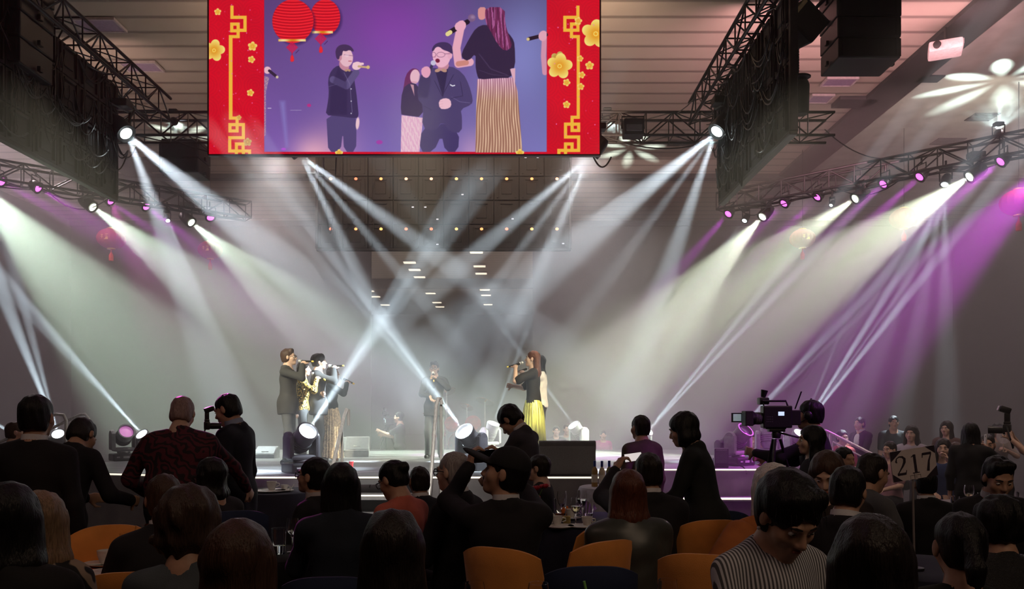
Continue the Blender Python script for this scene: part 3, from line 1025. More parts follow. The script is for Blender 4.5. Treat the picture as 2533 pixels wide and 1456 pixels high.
def person(label, px, top, d, yaw=0., pose='sit', skin='fair', hair=('short', 'black'), topw=('jacket', None), bottom=('trousers', None), lean=0., side=0., hp=0., hy=0., hr=0.,
           L='lap', Rr='lap', glasses=None, face=False, floor=0., wide=1., tall=None, coll=True, h=.009, tie=None, group=None, shirt=None, headscale=1., fat=1., step=0., earring=False, mouth=False, name='person', cap=None, hem=None, seed=None):
    PID[0] += 1
    sd_ = seed or PID[0]
    root = thing(name, label, 'person', group=group)
    sit = pose == 'sit'
    hz = .56 if sit else .93
    T = Matrix.Translation((0, 0, hz)) @ Matrix.Rotation(-R(lean), 4, 'X') @ Matrix.Rotation(R(side), 4, 'Y')
    H3 = (Matrix.Rotation(R(hy), 4, 'Z') @ Matrix.Rotation(-R(hp), 4, 'X') @ Matrix.Rotation(R(hr), 4, 'Y')).to_3x3()
    nb = T @ Vector((0, -.01, .52))
    Hc = T @ Vector((0, .0, .57)) + H3 @ Vector((0, .028, .11)) * headscale
    hs = headscale
    G = lambda x, y, z: Hc + H3 @ (Vector((x, y, z)) * hs)
    zt = max((G(0, -.02, .118)).z, (G(0, .05, .1)).z, (G(0, -.09, .06)).z)
    s_ = ((CZ - (top - HY) * d / F) - floor) / (zt + .012)
    E3 = H3
    # ---- skin: head, neck, trunk, arms and hands in one surface
    b = Soft(h)
    b.ell(G(0, -.014, .032), Vector((.076, .096, .086)) * hs, E3).ell(G(0, .03, -.035), Vector((.06, .064, .08)) * hs, E3, .03)
    b.ell(G(0, .066, -.098), Vector((.03, .026, .022)) * hs, E3, .03)
    for q in (-1, 1):
        b.ell(G(q * .04, .056, -.03), Vector((.026, .026, .026)) * hs, E3, .02)
        b.ell(G(q * .032, .1, -.002), Vector((.018, .016, .012)) * hs, E3, .016, sub=True)
        b.ell(G(q * .079, -.006, -.008), Vector((.011, .021, .033)) * hs, E3, .008)
    b.cap(G(-.034, .084, .02), G(.034, .084, .02), .011 * hs, k=.014)
    b.cap(G(0, .09, .004), G(0, .11, -.032), .008 * hs, .0125 * hs, .012)
    b.cap(G(-.012, .1, -.038), G(.012, .1, -.038), .009 * hs, k=.008)
    b.cap(G(-.017, .088, -.062), G(.017, .088, -.062), .008 * hs, k=.01)
    b.cap(G(-.014, .088, -.075), G(.014, .088, -.075), .008 * hs, k=.01)
    if mouth:
        b.ell(G(0, .103, -.07), Vector((.014, .02, .012)) * hs, E3, .006, sub=True)
    b.cap(G(0, -.025, -.06), nb, .053 * hs, .062, .03)
    b.cap(nb, T @ Vector((0, 0, .44)), .07, .09, .04).cap(T @ Vector((0, 0, .44)), T @ Vector((0, 0, .02)), .09, .1, .04)
    arms = []
    for q, spec in ((-1, L), (1, Rr)):
        S = T @ Vector((q * .175 * wide, -.01, .455))
        pole = Vector((q * .7, -.5, -1))
        curl, hd, pn = .9, None, Vector((-q, .2, 0))
        if isinstance(spec, tuple):
            W = Vector(spec[0])
            if len(spec) > 1 and spec[1] is not None:
                pole = Vector(spec[1])
            if len(spec) > 2 and spec[2] is not None:
                hd = Vector(spec[2])
            if len(spec) > 3:
                curl = spec[3]
        elif spec == 'side':
            W, pole, curl = S + Vector((q * .06, .05, -.55)), Vector((q * .4, -1, 0)), .45
        elif spec == 'lap':
            W = Vector((q * .09, .30, .68))
            pn = Vector((0, 0, -1))
        elif spec == 'table':
            W = Vector((q * .14, .40, .80))
            pn = Vector((0, 0, -1))
        elif spec == 'mic':
            W, pole, hd, curl, pn = G(q * .085, .15, -.115), Vector((q * .5, .3, -1)), H3 @ Vector((-q * .8, .1, .6)), 1.5, H3 @ Vector((0, -1, 0))
        elif spec == 'phone':
            W, hd, curl, pn = G(q * .1, .26, .03), H3 @ Vector((0, .1, 1)), 1.1, H3 @ Vector((-q, 0, 0))
        elif spec == 'back':
            W, pole = S + Vector((q * .02, .12, -.5)), Vector((q * .5, -1, 0))
        E, W = bone(S, W, pole, .295, .255)
        arms.append((q, S, E, W))
        th = .74 if topw[0] in ('jacket', 'blouse', 'sequin') else 1.
        b.cap(T @ Vector((q * .06, 0, .44)), S, .05, .05 * th, .03).cap(S, E, .048 * th, .04 * th, .02).cap(E, W, .04 * th, .027, .015)
        hand(b, W, hd or (W - E), pn, -q if abs(pn.z) < .5 else -q, curl)
    if bottom[0] == 'skirt' or bottom[0] == 'dress':
        for q in (-1, 1):
            b.cap(T @ Vector((q * .06, 0, 0)), (q * .09, .02, .49), .085, .055, .03).cap((q * .09, .02, .49), (q * .09, 0, .09), .05, .035, .02).cap((q * .09, 0, .07), (q * .1, .1, .03), .035, .025, .02)
    soft_obj('body', b, SKIN[skin], root)
    # ---- face details
    if face:
        for q in (-1, 1):
            e = MB().ball((0, 0, 0), .0125 * hs, 12).build('eye', EYEW, root, True)
            e.location = G(q * .032, .0785, -.002)
            e.scale = (1, 1, .62)
            ir = MB().ball((0, 0, 0), (.0062 * hs, .003 * hs, .0062 * hs), 10).build('iris', IRIS, e, True)
            ir.location = H3 @ Vector((0, .0115 * hs, -.001))
            ir.rotation_euler = H3.to_euler()
        MB().tube([G(-.05, .078, .02), G(-.033, .092, .026), G(-.014, .096, .022)], [.003, .0045, .003], 6).tube([G(.05, .078, .02), G(.033, .092, .026), G(.014, .096, .022)], [.003, .0045, .003], 6).build('eyebrow', hair_mat(hair[1] if hair[1] in ('brown', 'grey', 'silver') else 'dark'), root, True)
        MB().tube([G(-.022, .088, -.067), G(-.01, .0965, -.064), G(0, .0975, -.066), G(.01, .0965, -.064), G(.022, .088, -.067)], [.002, .0048, .005, .0048, .002], 8).build('lips', LIP, root, True)
    if glasses:
        m_ = MB()
        for q in (-1, 1):
            m_.tube([G(q * .034 + .025 * math.cos(a), .108 - .008 * abs(math.cos(a)), -.004 + .019 * math.sin(a)) for a in [2 * PI * i / 14 for i in range(14)]], .0022 * glasses, 6, closed=True)
            m_.tube([G(q * .059, .1, .002), G(q * .083, .03, .006), G(q * .083, -.01, .0)], .002 * glasses, 6)
        m_.tube([G(-.011, .11, .002), G(.011, .11, .002)], .0022 * glasses, 6)
        m_.build('glasses', SPECS, root, True)
    # ---- hair
    make_hair(root, hair, G, H3, hs, T, sd_, h)
    if earring:
        m_ = MB()
        for q in (-1, 1):
            m_.ball(G(q * .084, -.006, -.052), .007, 8)
        m_.build('earring', mat('pearl', (.8, .75, .7), .15), root, True)
    # ---- clothes
    kind, cm = topw[0], topw[1] or SUIT
    f_ = fat
    t = Soft(.012)
    t.noise = folds(sd_, .005 if kind == 'jacket' else .008)
    v = lambda x, y, z: T @ Vector((x, y, z))
    R3 = T.to_3x3()
    t.ell(v(0, .0, .36), (.178 * wide * f_, .132 * f_, .18), R3, .05).ell(v(0, .0, .17), (.158 * wide * f_, .125 * f_, .17), R3, .06).ell(v(0, 0, .0), (.178 * f_, .14 * f_, .14), R3, .06)
    t.cap(v(-.13 * wide, -.015, .465), v(.13 * wide, -.015, .465), .068, k=.05)
    t.cap(v(-.10 * wide, -.02, .49), v(0, -.02, .53), .04, .05, .04).cap(v(.10 * wide, -.02, .49), v(0, -.02, .53), .04, .05, .04)
    sl = {'jacket': 1., 'blouse': 1., 'sequin': 1., 'tee': .0, 'half': .12, 'dress': -1}[kind]
    for q, S, E, W in arms:
        if sl >= 1:
            t.cap(S, E, .063 * (1 if kind == 'jacket' else .95), .053, .03).cap(E, E.lerp(W, .93), .053, .041, .025)
        elif sl >= 0:
            t.cap(S, S.lerp(E, .78 + sl), .07, .06, .03)
    if kind == 'jacket' and not sit:
        t.cap(v(-.03, 0, 0), v(-.045, 0, -.13), .155 * f_, .15 * f_, .05).cap(v(.03, 0, 0), v(.045, 0, -.13), .155 * f_, .15 * f_, .05)
        t.half(v(0, 0, hem if hem is not None else -.17), R3 @ Vector((0, 0, -1)))
    elif not sit:
        t.half(v(0, 0, hem if hem is not None else -.04), R3 @ Vector((0, 0, -1)))
    # neck opening
    if kind == 'jacket':
        t.ell(v(0, -.028, .525), (.082, .07, .05), R3, .03)
    t.cap(nb + (nb - v(0, 0, .4)).normalized() * -.02, G(0, -.02, -.05), .066, .075, .01, sub=True)
    if kind in ('jacket',):
        t.ell(v(0, .13, .44), (.045, .07, .12), R3, .01, sub=True)
    elif kind in ('tee', 'half', 'dress'):
        t.ell(v(0, .06, .54), (.08, .08, .06), R3, .01, sub=True)
    soft_obj({'jacket': 'jacket', 'blouse': 'blouse', 'tee': 'top', 'half': 'top', 'sequin': 'sequin_top', 'dress': 'dress'}[kind], t, cm, root)
    if kind == 'jacket':
        sm = shirt or SHIRTW
        q_ = Soft(.012)
        q_.ell(v(0, .012, .36), (.15, .118, .17), R3, .03).ell(v(0, .0, .2), (.13, .11, .15), R3, .05).cap(v(-.09, -.01, .46), v(.09, -.01, .46), .055, k=.04).half(v(0, .045, 0), R3 @ Vector((0, -1, 0)))
        soft_obj('shirt', q_, sm, root)
        if coll:
            m_ = MB()
            ns = (G(0, -.02, -.06) - nb).normalized()
            ux = R3 @ Vector((1, 0, 0))
            fw = ns.cross(ux) * -1
            c0 = nb + ns * .034
            n_ = 28
            A = [2 * PI * i / n_ for i in range(n_)]
            rings = []
            for rr, zz in ((.066, -.012), (.066, .024), (.0705, .026), (.0745, -.014)):
                rings.append([c0 + ux * rr * math.cos(a) - fw * (rr * math.sin(a)) + ns * (zz + .014 * max(0, math.sin(a))) for a in A])
            vs = sum(rings, [])
            fs = [(r_ * n_ + i, r_ * n_ + (i + 1) % n_, (r_ + 1) * n_ + (i + 1) % n_, (r_ + 1) * n_ + i) for r_ in range(3) for i in range(n_)]
            m_.add(vs, fs).build('shirt_collar', sm, root, True)
    if tie is not None:
        m_ = MB()
        if tie == 'bow':
            for q in (-1, 1):
                m_.ball(v(q * .035, .105, .505), (.034, .012, .02), 10, rot=Matrix.Rotation(R(20) * q, 3, 'Y'))
            m_.ball(v(0, .11, .505), (.011, .012, .012), 8).build('bow_tie', mat('bow_tie_gold', (.45, .3, .12), .4), root, True)
        else:
            m_.ball(v(0, .12, .465), (.018, .014, .018), 8)
            m_.tube([v(0, .125, .455), v(0, .145, .38), v(0, .15, .24)], [.014, .026, .032], 6).build('tie', cloth('tie_dark', (.05, .03, .035), .5), root, True)
    # ---- legs
    bk, bmt = bottom[0], bottom[1] or SUIT
    if bk == 'trousers':
        l = Soft(.014)
        l.noise = folds(sd_ + 50, .006, 20)
        l.ell(v(0, 0, -.01), (.165 * f_, .13 * f_, .11), R3, .05)
        sh = []
        for q in (-1, 1):
            if sit:
                kn, an = Vector((q * .14, .42, .53)), Vector((q * .13, .40, .09))
            else:
                kn, an = Vector((q * .1, .03 + step * q, .49)), Vector((q * .105, step * q * 1.6, .09))
            l.cap(Vector((q * .085, 0, hz - .07)), kn, .092 * f_, .067, .04).cap(kn, an, .066, .058, .03)
            sh.append((q, an))
        soft_obj('trousers', l, bmt, root)
        for q, an in sh:
            o = Soft(.010)
            o.cap(an + Vector((0, -.05, -.045)), an + Vector((q * .015, .13, -.052)), .042, .036, .03).cap(an + Vector((0, -.02, -.03)), an, .042, .04, .03).half((0, 0, 0), (0, 0, -1))
            soft_obj('shoe', o, SHOE, root)
    elif bk in ('skirt', 'dress'):
        if sit:
            l = Soft(.014)
            l.noise = folds(sd_ + 50, .006, 20)
            l.ell(v(0, 0, -.01), (.18, .14, .12), R3, .05).cap((-.1, 0, .5), (-.13, .44, .5), .1, .085, .1).cap((.1, 0, .5), (.13, .44, .5), .1, .085, .1)
            soft_obj('skirt', l, bmt, root)
        else:
            n_ = 220
            zz = [.06, .07, .2, .35, .55, .72, .84, .93, .98]
            rr = [.262, .265, .252, .238, .22, .205, .185, .16, .142]
            MB().lathe(list(zip(rr, zz)), (0, 0, 0), n_, fn=lambda a, j: (1 + .05 * math.sin(a * 26) * (1 - j / 10) + .012 * math.sin(a * 7 + j)) * (1 if abs(math.cos(a)) > 2 else 1 - .18 * abs(math.sin(a)))).build('skirt', bmt, root, True)
    if cap:
        o = Soft(.008)
        o.ell(G(0, -.014, .045), Vector((.088, .108, .092)) * hs, E3).half(G(0, 0, .03), H3 @ Vector((0, 0, -1)))
        o.ell(G(0, .14, .045), Vector((.075, .1, .014)) * hs, (H3 @ Matrix.Rotation(R(12), 3, 'X')), .015)
        soft_obj('cap', o, cap, root)
    root.scale = (s_,) * 3
    root.rotation_euler = (0, 0, R(yaw))
    Rz = Matrix.Rotation(R(yaw), 3, 'Z')
    tgt = P(px, top, d)
    off = Rz @ (Hc * s_)
    root.location = (tgt.x - off.x, tgt.y - off.y, floor)
    root['_s'] = s_
    return root, (lambda p: root.location + Rz @ (Vector(p) * s_)), G, arms, T


def make_hair(root, hair, G, H3, hs, T, seed, h):
    kind, colr = hair[0], hair[1]
    ln = hair[2] if len(hair) > 2 else .25
    m = hair_mat(colr)
    o = Soft(.0085)
    V3 = lambda *a: Vector(a) * hs
    rn = np.random.RandomState(seed)

    def lock(amp=.0035, f=95):
        p = rn.uniform(0, 6, 6)
        return lambda x, y, z: (amp * (np.sin(f * x + 3 * np.sin(9 * z + p[0]) + p[1]) * np.sin(f * y + 3 * np.sin(8 * z + p[2]) + p[3]) + .5 * np.sin(f * 1.9 * x + p[4]) * np.sin(f * .5 * z + p[5]))).astype(np.float32)
    o.noise = lock()
    if kind == 'bald':
        o.ell(G(0, -.03, -.005), V3(.081, .086, .05), H3).half(G(0, .02, 0), H3 @ Vector((0, 1, 0))).ell(G(0, 0, .075), V3(.09, .12, .062), H3, .01, sub=True)
        o.ell(G(0, 0, -.09), V3(.08, .1, .04), H3, .01, sub=True)
        o.noise = None
    else:
        thick = {'short': (.0835, .105, .094), 'crop': (.080, .102, .088), 'side': (.086, .102, .1), 'bob': (.095, .112, .098), 'long': (.090, .108, .096), 'wavy': (.096, .112, .1), 'bun': (.081, .103, .09), 'curly': (.105, .118, .108), 'tail': (.081, .103, .09), 'back': (.084, .106, .093), 'mop': (.096, .116, .106)}[kind]
        o.ell(G(0, -.018 if kind not in ('side', 'mop') else -.024, .036), V3(*thick), H3)
        if kind in ('short', 'crop', 'side', 'mop'):
            o.ell(G(0, -.04, -.03), V3(.078, .075, .075), H3, .03)
        if kind in ('side', 'mop'):
            o.cap(G(-.04, .048, .104), G(.04, .05, .098), .026 * hs, k=.04)
        if kind == 'bun':
            o.ell(G(0, -.115, .045), V3(.038, .036, .038), H3, .012)
            o.ell(G(0, -.05, -.02), V3(.072, .06, .06), H3, .03)
        if kind == 'tail':
            o.ell(G(0, -.05, -.02), V3(.072, .06, .06), H3, .03)
            a_, b_, c_ = G(0, -.11, .05), G(0, -.155, -.05), G(0, -.13, -.05 - ln)
            o.cap(a_, b_, .026, .036, .02).cap(b_, c_, .036, .012, .02)
        if kind in ('long', 'wavy', 'bob', 'curly', 'back'):
            dn = T.to_3x3() @ Vector((0, 0, -1)) if kind != 'bob' else H3 @ Vector((0, 0, -1))
            dn = (dn + Vector((0, 0, -1))).normalized()
            wv = .012 if kind in ('wavy', 'curly') else 0
            for q in (-1, -.5, 0, .5, 1):
                a_ = G(q * .062, -.065 + (.045 if kind != 'back' else -.005) * abs(q), .0)
                b_ = a_ + dn * ln * .55 + H3 @ Vector((q * .012, -.012, 0))
                c_ = a_ + dn * ln * (1 - .08 * abs(q)) + H3 @ Vector((q * .01 + rn.uniform(-wv, wv), .0, 0))
                o.cap(a_, b_, .042 * hs, .042, .03).cap(b_, c_, .042, .024, .03)
            for q in (-1, 1) if kind != 'back' else ():
                a_ = G(q * .078, .005, .0)
                o.cap(a_, a_ + dn * ln * .8 + H3 @ Vector((q * .008, .012, 0)), .022 * hs, .018, .025)
            if kind in ('curly',):
                o.noise = lock(.008, 70)
            if kind == 'wavy':
                o.noise = lock(.005, 60)
        # open the face
        zr = {'side': .122, 'mop': .1, 'long': .108, 'wavy': .108, 'bob': .1, 'curly': .105}.get(kind, .126)
        o.ell(G(0, .12, -.045), V3(.07 if kind not in ('long', 'wavy', 'bob', 'curly') else .064, .086, zr), H3, .012, sub=True)
        if kind in ('short', 'crop', 'side', 'mop', 'bun', 'tail', 'back'):
            for q in (-1, 1):
                o.ell(G(q * .09, .012, -.035), V3(.03, .036, .05), H3, .01, sub=True)
                o.ell(G(q * .07, .07, -.07), V3(.05, .06, .07), H3, .01, sub=True)
            if kind != 'back':
                o.ell(G(0, -.07, -.14), V3(.12, .1, .072), H3, .01, sub=True)
    soft_obj('hair', o, m, root)
    if kind in ('long', 'wavy', 'curly', 'bob', 'mop') and h < .0085:
        # loose strands breaking the outline
        m_ = MB()
        for i in range(110):
            a = rn.uniform(0, 2 * PI)
            e = rn.uniform(.1, 1.3)
            dv = Vector((math.cos(a) * math.cos(e) * .09, math.sin(a) * math.cos(e) * .106, .036 + math.sin(e) * .095))
            if dv.y > .05 and dv.z < .06:
                continue
            p0 = G(*dv)
            out = (p0 - G(0, -.01, .03)).normalized()
            fall = Vector((0, 0, -1)) * rn.uniform(.03, .1)
            m_.tube([p0 - out * .004, p0 + out * rn.uniform(.004, .012) + fall * .4, p0 + out * rn.uniform(.002, .018) + fall], [.0007, .0006, .0003], 3, caps=False)
        m_.build('loose_hair', m, root, True)['kind'] = 'stuff'
# ---------------------------------------------------------------- the stage
DZ = .82
DECK = mat('stage_deck', (.16, .16, .17), .32, var=.25, scale=2.5, stretch=(.25, 2.5, 1), bump=.06, bscale=60)
SKIRT = mat('stage_skirt_grey', (.2, .185, .19), .9, var=.15, scale=4, bump=.2, bscale=150)
EDGE = mat('edge_light_tape', (1, .93, .8), .4, emit=(1, .9, .7), estr=1.3)
st = thing('stage', 'grey stage deck with lit edges and a draped grey skirt', 'stage', (0, 0, 0))
poly = [(-6.6, 11.0), (-3.4, 10.07), (-1.95, 10.07), (-1.05, 10.07), (1.12, 10.07), (1.22, 11.45), (3.75, 11.45), (3.75, 17.4), (-6.6, 17.4)]
MB().prism(poly, DZ - .1, DZ).build('deck', DECK, st)
e = MB()
for a, b in zip(poly[:-3], poly[1:-2]):
    a, b = Vector((*a, DZ - .012)), Vector((*b, DZ - .012))
    dr = (b - a).normalized()
    nn = Vector((dr.y, -dr.x, 0)) * .014
    e.tube([a + nn, b + nn], .011, 6)
e.build('edge_light', EDGE, st)
# gathered skirt, swagged in scallops
def skirt(pts, z1, z0, amp=.03, waves=9, name='skirt', m=SKIRT):
    m_ = MB()
    vs, fs = [], []
    rows = 9
    cols = 0
    for a, b in zip(pts[:-1], pts[1:]):
        a, b = Vector((*a, 0)), Vector((*b, 0))
        L = (b - a).length
        n = max(6, int(L * 26))
        dr = (b - a).normalized()
        nn = Vector((dr.y, -dr.x, 0))
        for i in range(n + (b == Vector((*pts[-1], 0)))):
            u = i / n
            x = L * u
            for j in range(rows):
                v_ = j / (rows - 1)
                w_ = amp * v_ ** .8 * (math.sin(x * waves) + .45 * math.sin(x * waves * 2.3 + v_ * 3)) + .012 * math.sin(v_ * 9 + x * 4)
                vs.append(a + dr * x + nn * (.035 + w_) + Vector((0, 0, z1 + (z0 - z1) * v_)))
            cols += 1
    for i in range(cols - 1):
        for j in range(rows - 1):
            fs.append((i * rows + j, i * rows + j + 1, (i + 1) * rows + j + 1, (i + 1) * rows + j))
    m_.add(vs, fs)
    return m_.build(name, m, st, True)


skirt(poly[:3], DZ - .03, .02)
skirt(poly[3:5], DZ - .03, .02, .035, 8)
skirt(poly[4:6], DZ - .03, .02)
skirt(poly[5:7], DZ - .03, .42, .05, 11)
skirt([(1.2, 11.2), (3.75, 11.2)], .4, .02, .02, 6)
skirt([(3.75, 11.45), (3.75, 17.4)], DZ - .03, .02)
MB().box((2.48, 11.18, .43), (2.56, .5, .03)).build('lower_step', DECK, st)
MB().tube([(1.25, 10.93, .45), (3.78, 10.93, .45)], .016, 6).build('edge_light', EDGE, st)
tp = MB()
for a, b in (((-4.2, 11.3), (-1.2, 14.4)), ((-2.2, 10.6), (-0.3, 12.4)), ((-3.6, 10.5), (-2.9, 11.0)), ((-0.3, 12.4), (1.4, 14.2)), ((-4.4, 12.6), (-2.8, 12.6))):
    a, b = Vector((*a, DZ + .003)), Vector((*b, DZ + .003))
    sd = (b - a).normalized().cross(Vector((0, 0, 1))) * .02
    tp.add([a + sd, b + sd, b - sd, a - sd], [(0, 1, 2, 3)])
for y in (10.9, 11.7, 12.5, 13.3, 14.1, 14.9, 15.7):
    tp.add([(-6.5, y, DZ + .002), (3.7, y, DZ + .002), (3.7, y + .012, DZ + .002), (-6.5, y + .012, DZ + .002)], [(0, 1, 2, 3)])
tp.build('floor_tape', mat('white_tape', (.75, .75, .75), .5), st)
# steps down to the audience
sp = thing('stage_steps', 'pale grey steps with lit nosings leading from the stage front', 'stairs', (-1.5, 10.05, 0))
for i, z in enumerate((.62, .42, .22)):
    o = MB().box((0, -.16 - .3 * i, z - .03), (.92, .3, .06), bev=.006).build('tread', mat('step_tread', (.3, .3, .31), .4), sp)
    MB().box((0, -.16 - .3 * i + .14, z - .12), (.9, .02, .18)).build('riser', BLACK, sp)
    MB().tube([(-.46, -.315 - .3 * i, z - .005), (.46, -.315 - .3 * i, z - .005)], .01, 6).build('nosing', EDGE, o)
MB().box((-.44, -.45, .2), (.04, .9, .4)).box((.44, -.45, .2), (.04, .9, .4)).build('step_frame', METAL, sp)


def handrail(label, pts, post, r=.022, m=STEEL):
    c = Vector(pts[0])
    t = thing('handrail', label, 'handrail', (c.x, c.y, 0), group='steel stage handrails')
    o = Vector((c.x, c.y, 0))
    MB().tube([Vector(p) - o for p in pts], r, 10).build('rail', m, t, True)
    for a, b in post:
        MB().tube([Vector(a) - o, Vector(b) - o], r * .8, 8).build('post', m, t, True)
    return t


def V(px, py, d):
    return tuple(P(px, py, d))


g0 = P(1066, 1200, 9.25)
handrail('sloping steel handrail that the middle singer rests a hand over', [V(1058, 1260, 9.1), V(1066, 1180, 9.22), V(1079, 1005, 9.75), V(1084, 985, 9.8), V(1090, 985, 9.85), V(1093, 1000, 9.85)], [(V(1091, 1000, 9.88), (P(1091, 1000, 9.88).x, 9.88, .6)), (V(1060, 1250, 9.11), (P(1060, 1250, 9.11).x, 9.11, 0))])
handrail('sloping steel handrail on the steps beside the floor lamp', [V(815, 1185, 9.4), V(826, 1140, 9.5), V(852, 1026, 10.1), V(858, 1012, 10.16), V(862, 1014, 10.2), V(862, 1052, 10.2)], [(V(846, 1050, 10.12), (P(846, 1050, 10.12).x, 10.12, .83))])
handrail('shiny steel handrail loop farther left behind the standing man in the dark suit', [V(-20, 1103, 11.6), V(60, 1065, 11.5), V(115, 1032, 11.4), V(140, 1024, 11.4), V(158, 1026, 11.4), V(164, 1040, 11.4), V(162, 1090, 11.4)], [(V(163, 1080, 11.42), (P(163, 1080, 11.42).x, 11.42, .8))])
handrail('shiny steel handrail loop above the bowed head at the left stage stairs', [V(118, 1064, 12.1), V(160, 1043, 12.1), V(198, 1025, 12.1), V(210, 1024, 12.1), V(219, 1034, 12.1), V(219, 1090, 12.1)], [(V(219, 1080, 12.12), (P(219, 1080, 12.12).x, 12.12, .8))])
handrail('steel handrail sloping down behind the broadcast camera operator', [V(2040, 1064, 12.6), V(2054, 1070, 12.6), V(2160, 1124, 12.2), V(2195, 1142, 12.1)], [(V(2054, 1072, 12.6), (P(2054, 1072, 12.6).x, 12.6, 0)), (V(2160, 1126, 12.2), (P(2160, 1126, 12.2).x, 12.2, 0))])
handrail('thin lower steel rail under the sloping rail behind the camera operator', [V(2060, 1092, 12.62), V(2150, 1138, 12.2), V(2190, 1158, 12.1)], [(V(2060, 1094, 12.62), (P(2060, 1094, 12.62).x, 12.62, 0))], .012)


# ---------------------------------------------------------------- floor moving heads
def floor_head(label, px, pb, d, yaw, tilt, rays, s=1., base_z=DZ, tint=PLASTIC, glow=GLOW_W, lit=True, rings=None):
    """a moving head standing on its base: base, forked yoke, tilting lamp barrel; tilt from straight up"""
    x = XZ(px, d)
    t = thing('floor_moving_head', label, 'stage light', (x, d, base_z), rz=R(yaw), group='moving heads on the stage floor', scale=s)
    MB().box((0, 0, .065), (.42, .34, .13), bev=.025).box((0, -.172, .065), (.24, .01, .05)).build('base', PLASTIC, t)
    MB().box((0, -.18, .07), (.1, .008, .035)).box((.12, -.18, .07), (.03, .008, .03)).box((-.13, -.18, .07), (.05, .008, .02)).build('display', mat('lamp_display', (.4, .4, .42), .3), t)
    y = MB().lathe([(.1, .13), (.11, .15), (.09, .17)], (0, 0, 0), 18).box((0, 0, .2), (.36, .2, .07), bev=.03)
    for q in (-1, 1):
        y.box((q * .185, 0, .34), (.075, .22, .3), bev=.035)
        y.lathe([(.09, -.035), (.1, -.02), (.1, .02), (.09, .035)], (q * .185, 0, .44), 18, rot=(0, R(90), 0))
    y.build('yoke', tint, t, True)
    rot = Euler((R(tilt), 0, 0)).to_matrix()
    if rays:
        dv = P(*rays[0][:3]) - Vector((x, d, base_z + .42 * s))
        yaw = math.degrees(math.atan2(-dv.x, dv.y))
        if abs(yaw) > 90:
            yaw = yaw - 180 if yaw > 0 else yaw + 180
        t.rotation_euler = (0, 0, R(yaw))
        rot = (Matrix.Rotation(-R(yaw), 3, 'Z') @ dv.to_track_quat('Z', 'Y').to_matrix())
    c = Vector((0, 0, .42))
    h_ = MB().lathe([(0, -.2), (.09, -.19), (.125, -.12), (.135, -.02), (.13, .1), (.14, .19), (.14, .22), (.118, .22), (.116, .17), (0, .165)], c, 22, rot=rot).build('lamp_barrel', tint, t, True)
    MB().lathe([(0, .19), (.08, .187), (.115, .175), (0, .172)], c, 22, rot=rot).build('lens', glow if lit else mat('dark_lens', (.05, .05, .06), .1), h_, True)
    m_ = MB()
    for k in range(4):
        m_.lathe([(.137, -.08 + k * .035), (.142, -.075 + k * .035), (.137, -.07 + k * .035)], c, 22, rot=rot)
    m_.build('cooling_rib', BLACK, h_, True)
    w0 = Matrix.Translation(t.location) @ Matrix.Rotation(R(yaw), 4, 'Z') @ Matrix.Scale(s, 4) @ (c + rot @ Vector((0, 0, .24)))
    if rays:
        shaft_lamp(w0, [(P(ax, ay, dd), an, pw) for (ax, ay, dd, an, pw) in rays], (.72, .9, 1.), .02, None, KF)
    return t


PURP = mat('lamp_shell_dark', (.05, .045, .055), .42)
floor_head('large moving head lamp on the stage edge before the four singers, beam to the right', 746, 1166, 10.75, 0, -24, [(938, 800, 9.3, 2.4, 420), (920, 800, 9.3, 1.6, 300), (957, 800, 9.3, 1.8, 260)], 1.02, DZ, PURP)
floor_head('dark moving head lamp by the middle singer, beam to the upper left', 1166, 1150, 11.2, 12, 27, [(948, 800, 9.7, 2.4, 420), (966, 800, 9.7, 1.6, 300), (926, 800, 9.7, 1.8, 260)], .98, DZ, PURP)
floor_head('moving head lamp at the left stage end with a pink lit rim', 306, 1135, 13.4, 40, 62, [], .95, DZ, GREYP, mat('pink_rim', (.9, .5, .8), .3, emit=(.9, .25, .75), estr=.5))
floor_head('moving head lamp behind the burgundy shirt man, long beam to the upper left', 366, 1120, 13.0, 30, 40, [(120, 810, 11.4, 2.6, 420), (90, 800, 11.4, 1.8, 300), (215, 870, 11.4, 1.4, 50)], .8, DZ, GREYP)
floor_head('moving head lamp behind the stooping guest, thin beam to the upper right', 1213, 1130, 16.0, 0, -20, [(1262, 930, 15.6, 3, 110)], .95, DZ, GREYP)
floor_head('moving head lamp past the grey monitor box, thin beam to the upper left', 1432, 1120, 16.3, 0, 38, [(1345, 950, 15.8, 3, 110)], .95, DZ, GREYP)
floor_head('moving head lamp behind the olive-jacket person, long split beam to the upper right', 1590, 1120, 15.2, 0, -35, [(1900, 700, 13.2, 1.9, 420), (1945, 700, 13.2, 1.9, 420), (1921, 700, 13.2, 1., 300)], .8, DZ, GREYP)
floor_head('lit moving head lamp left of the pale grey one, beam to the upper right', 1792, 1110, 12.6, -20, -48, [(2000, 880, 11.2, 2.2, 220), (2032, 870, 11.2, 1.4, 160)], .7, DZ, PURP)
floor_head('pale grey moving head lamp with a control panel beside the broadcast camera', 1826, 1130, 12.2, 4, -30, [(1960, 920, 11.4, 2., 100)], .95, DZ, mat('lamp_shell_grey', (.24, .24, .23), .5), lit=False)
floor_head('grey moving head lamp half hidden behind the broadcast camera', 1902, 1120, 12.9, -10, -12, [], .95, DZ, GREYP, lit=False)
floor_head('moving head lamp behind the broadcast camera operator, wide split beam to the upper right', 1966, 1120, 13.3, 0, -42, [(2160, 780, 11.8, 2.2, 420), (2208, 780, 11.8, 2.2, 420), (2185, 780, 11.8, 1.2, 300), (2080, 820, 11.8, 1.6, 80)], .8, DZ, GREYP)
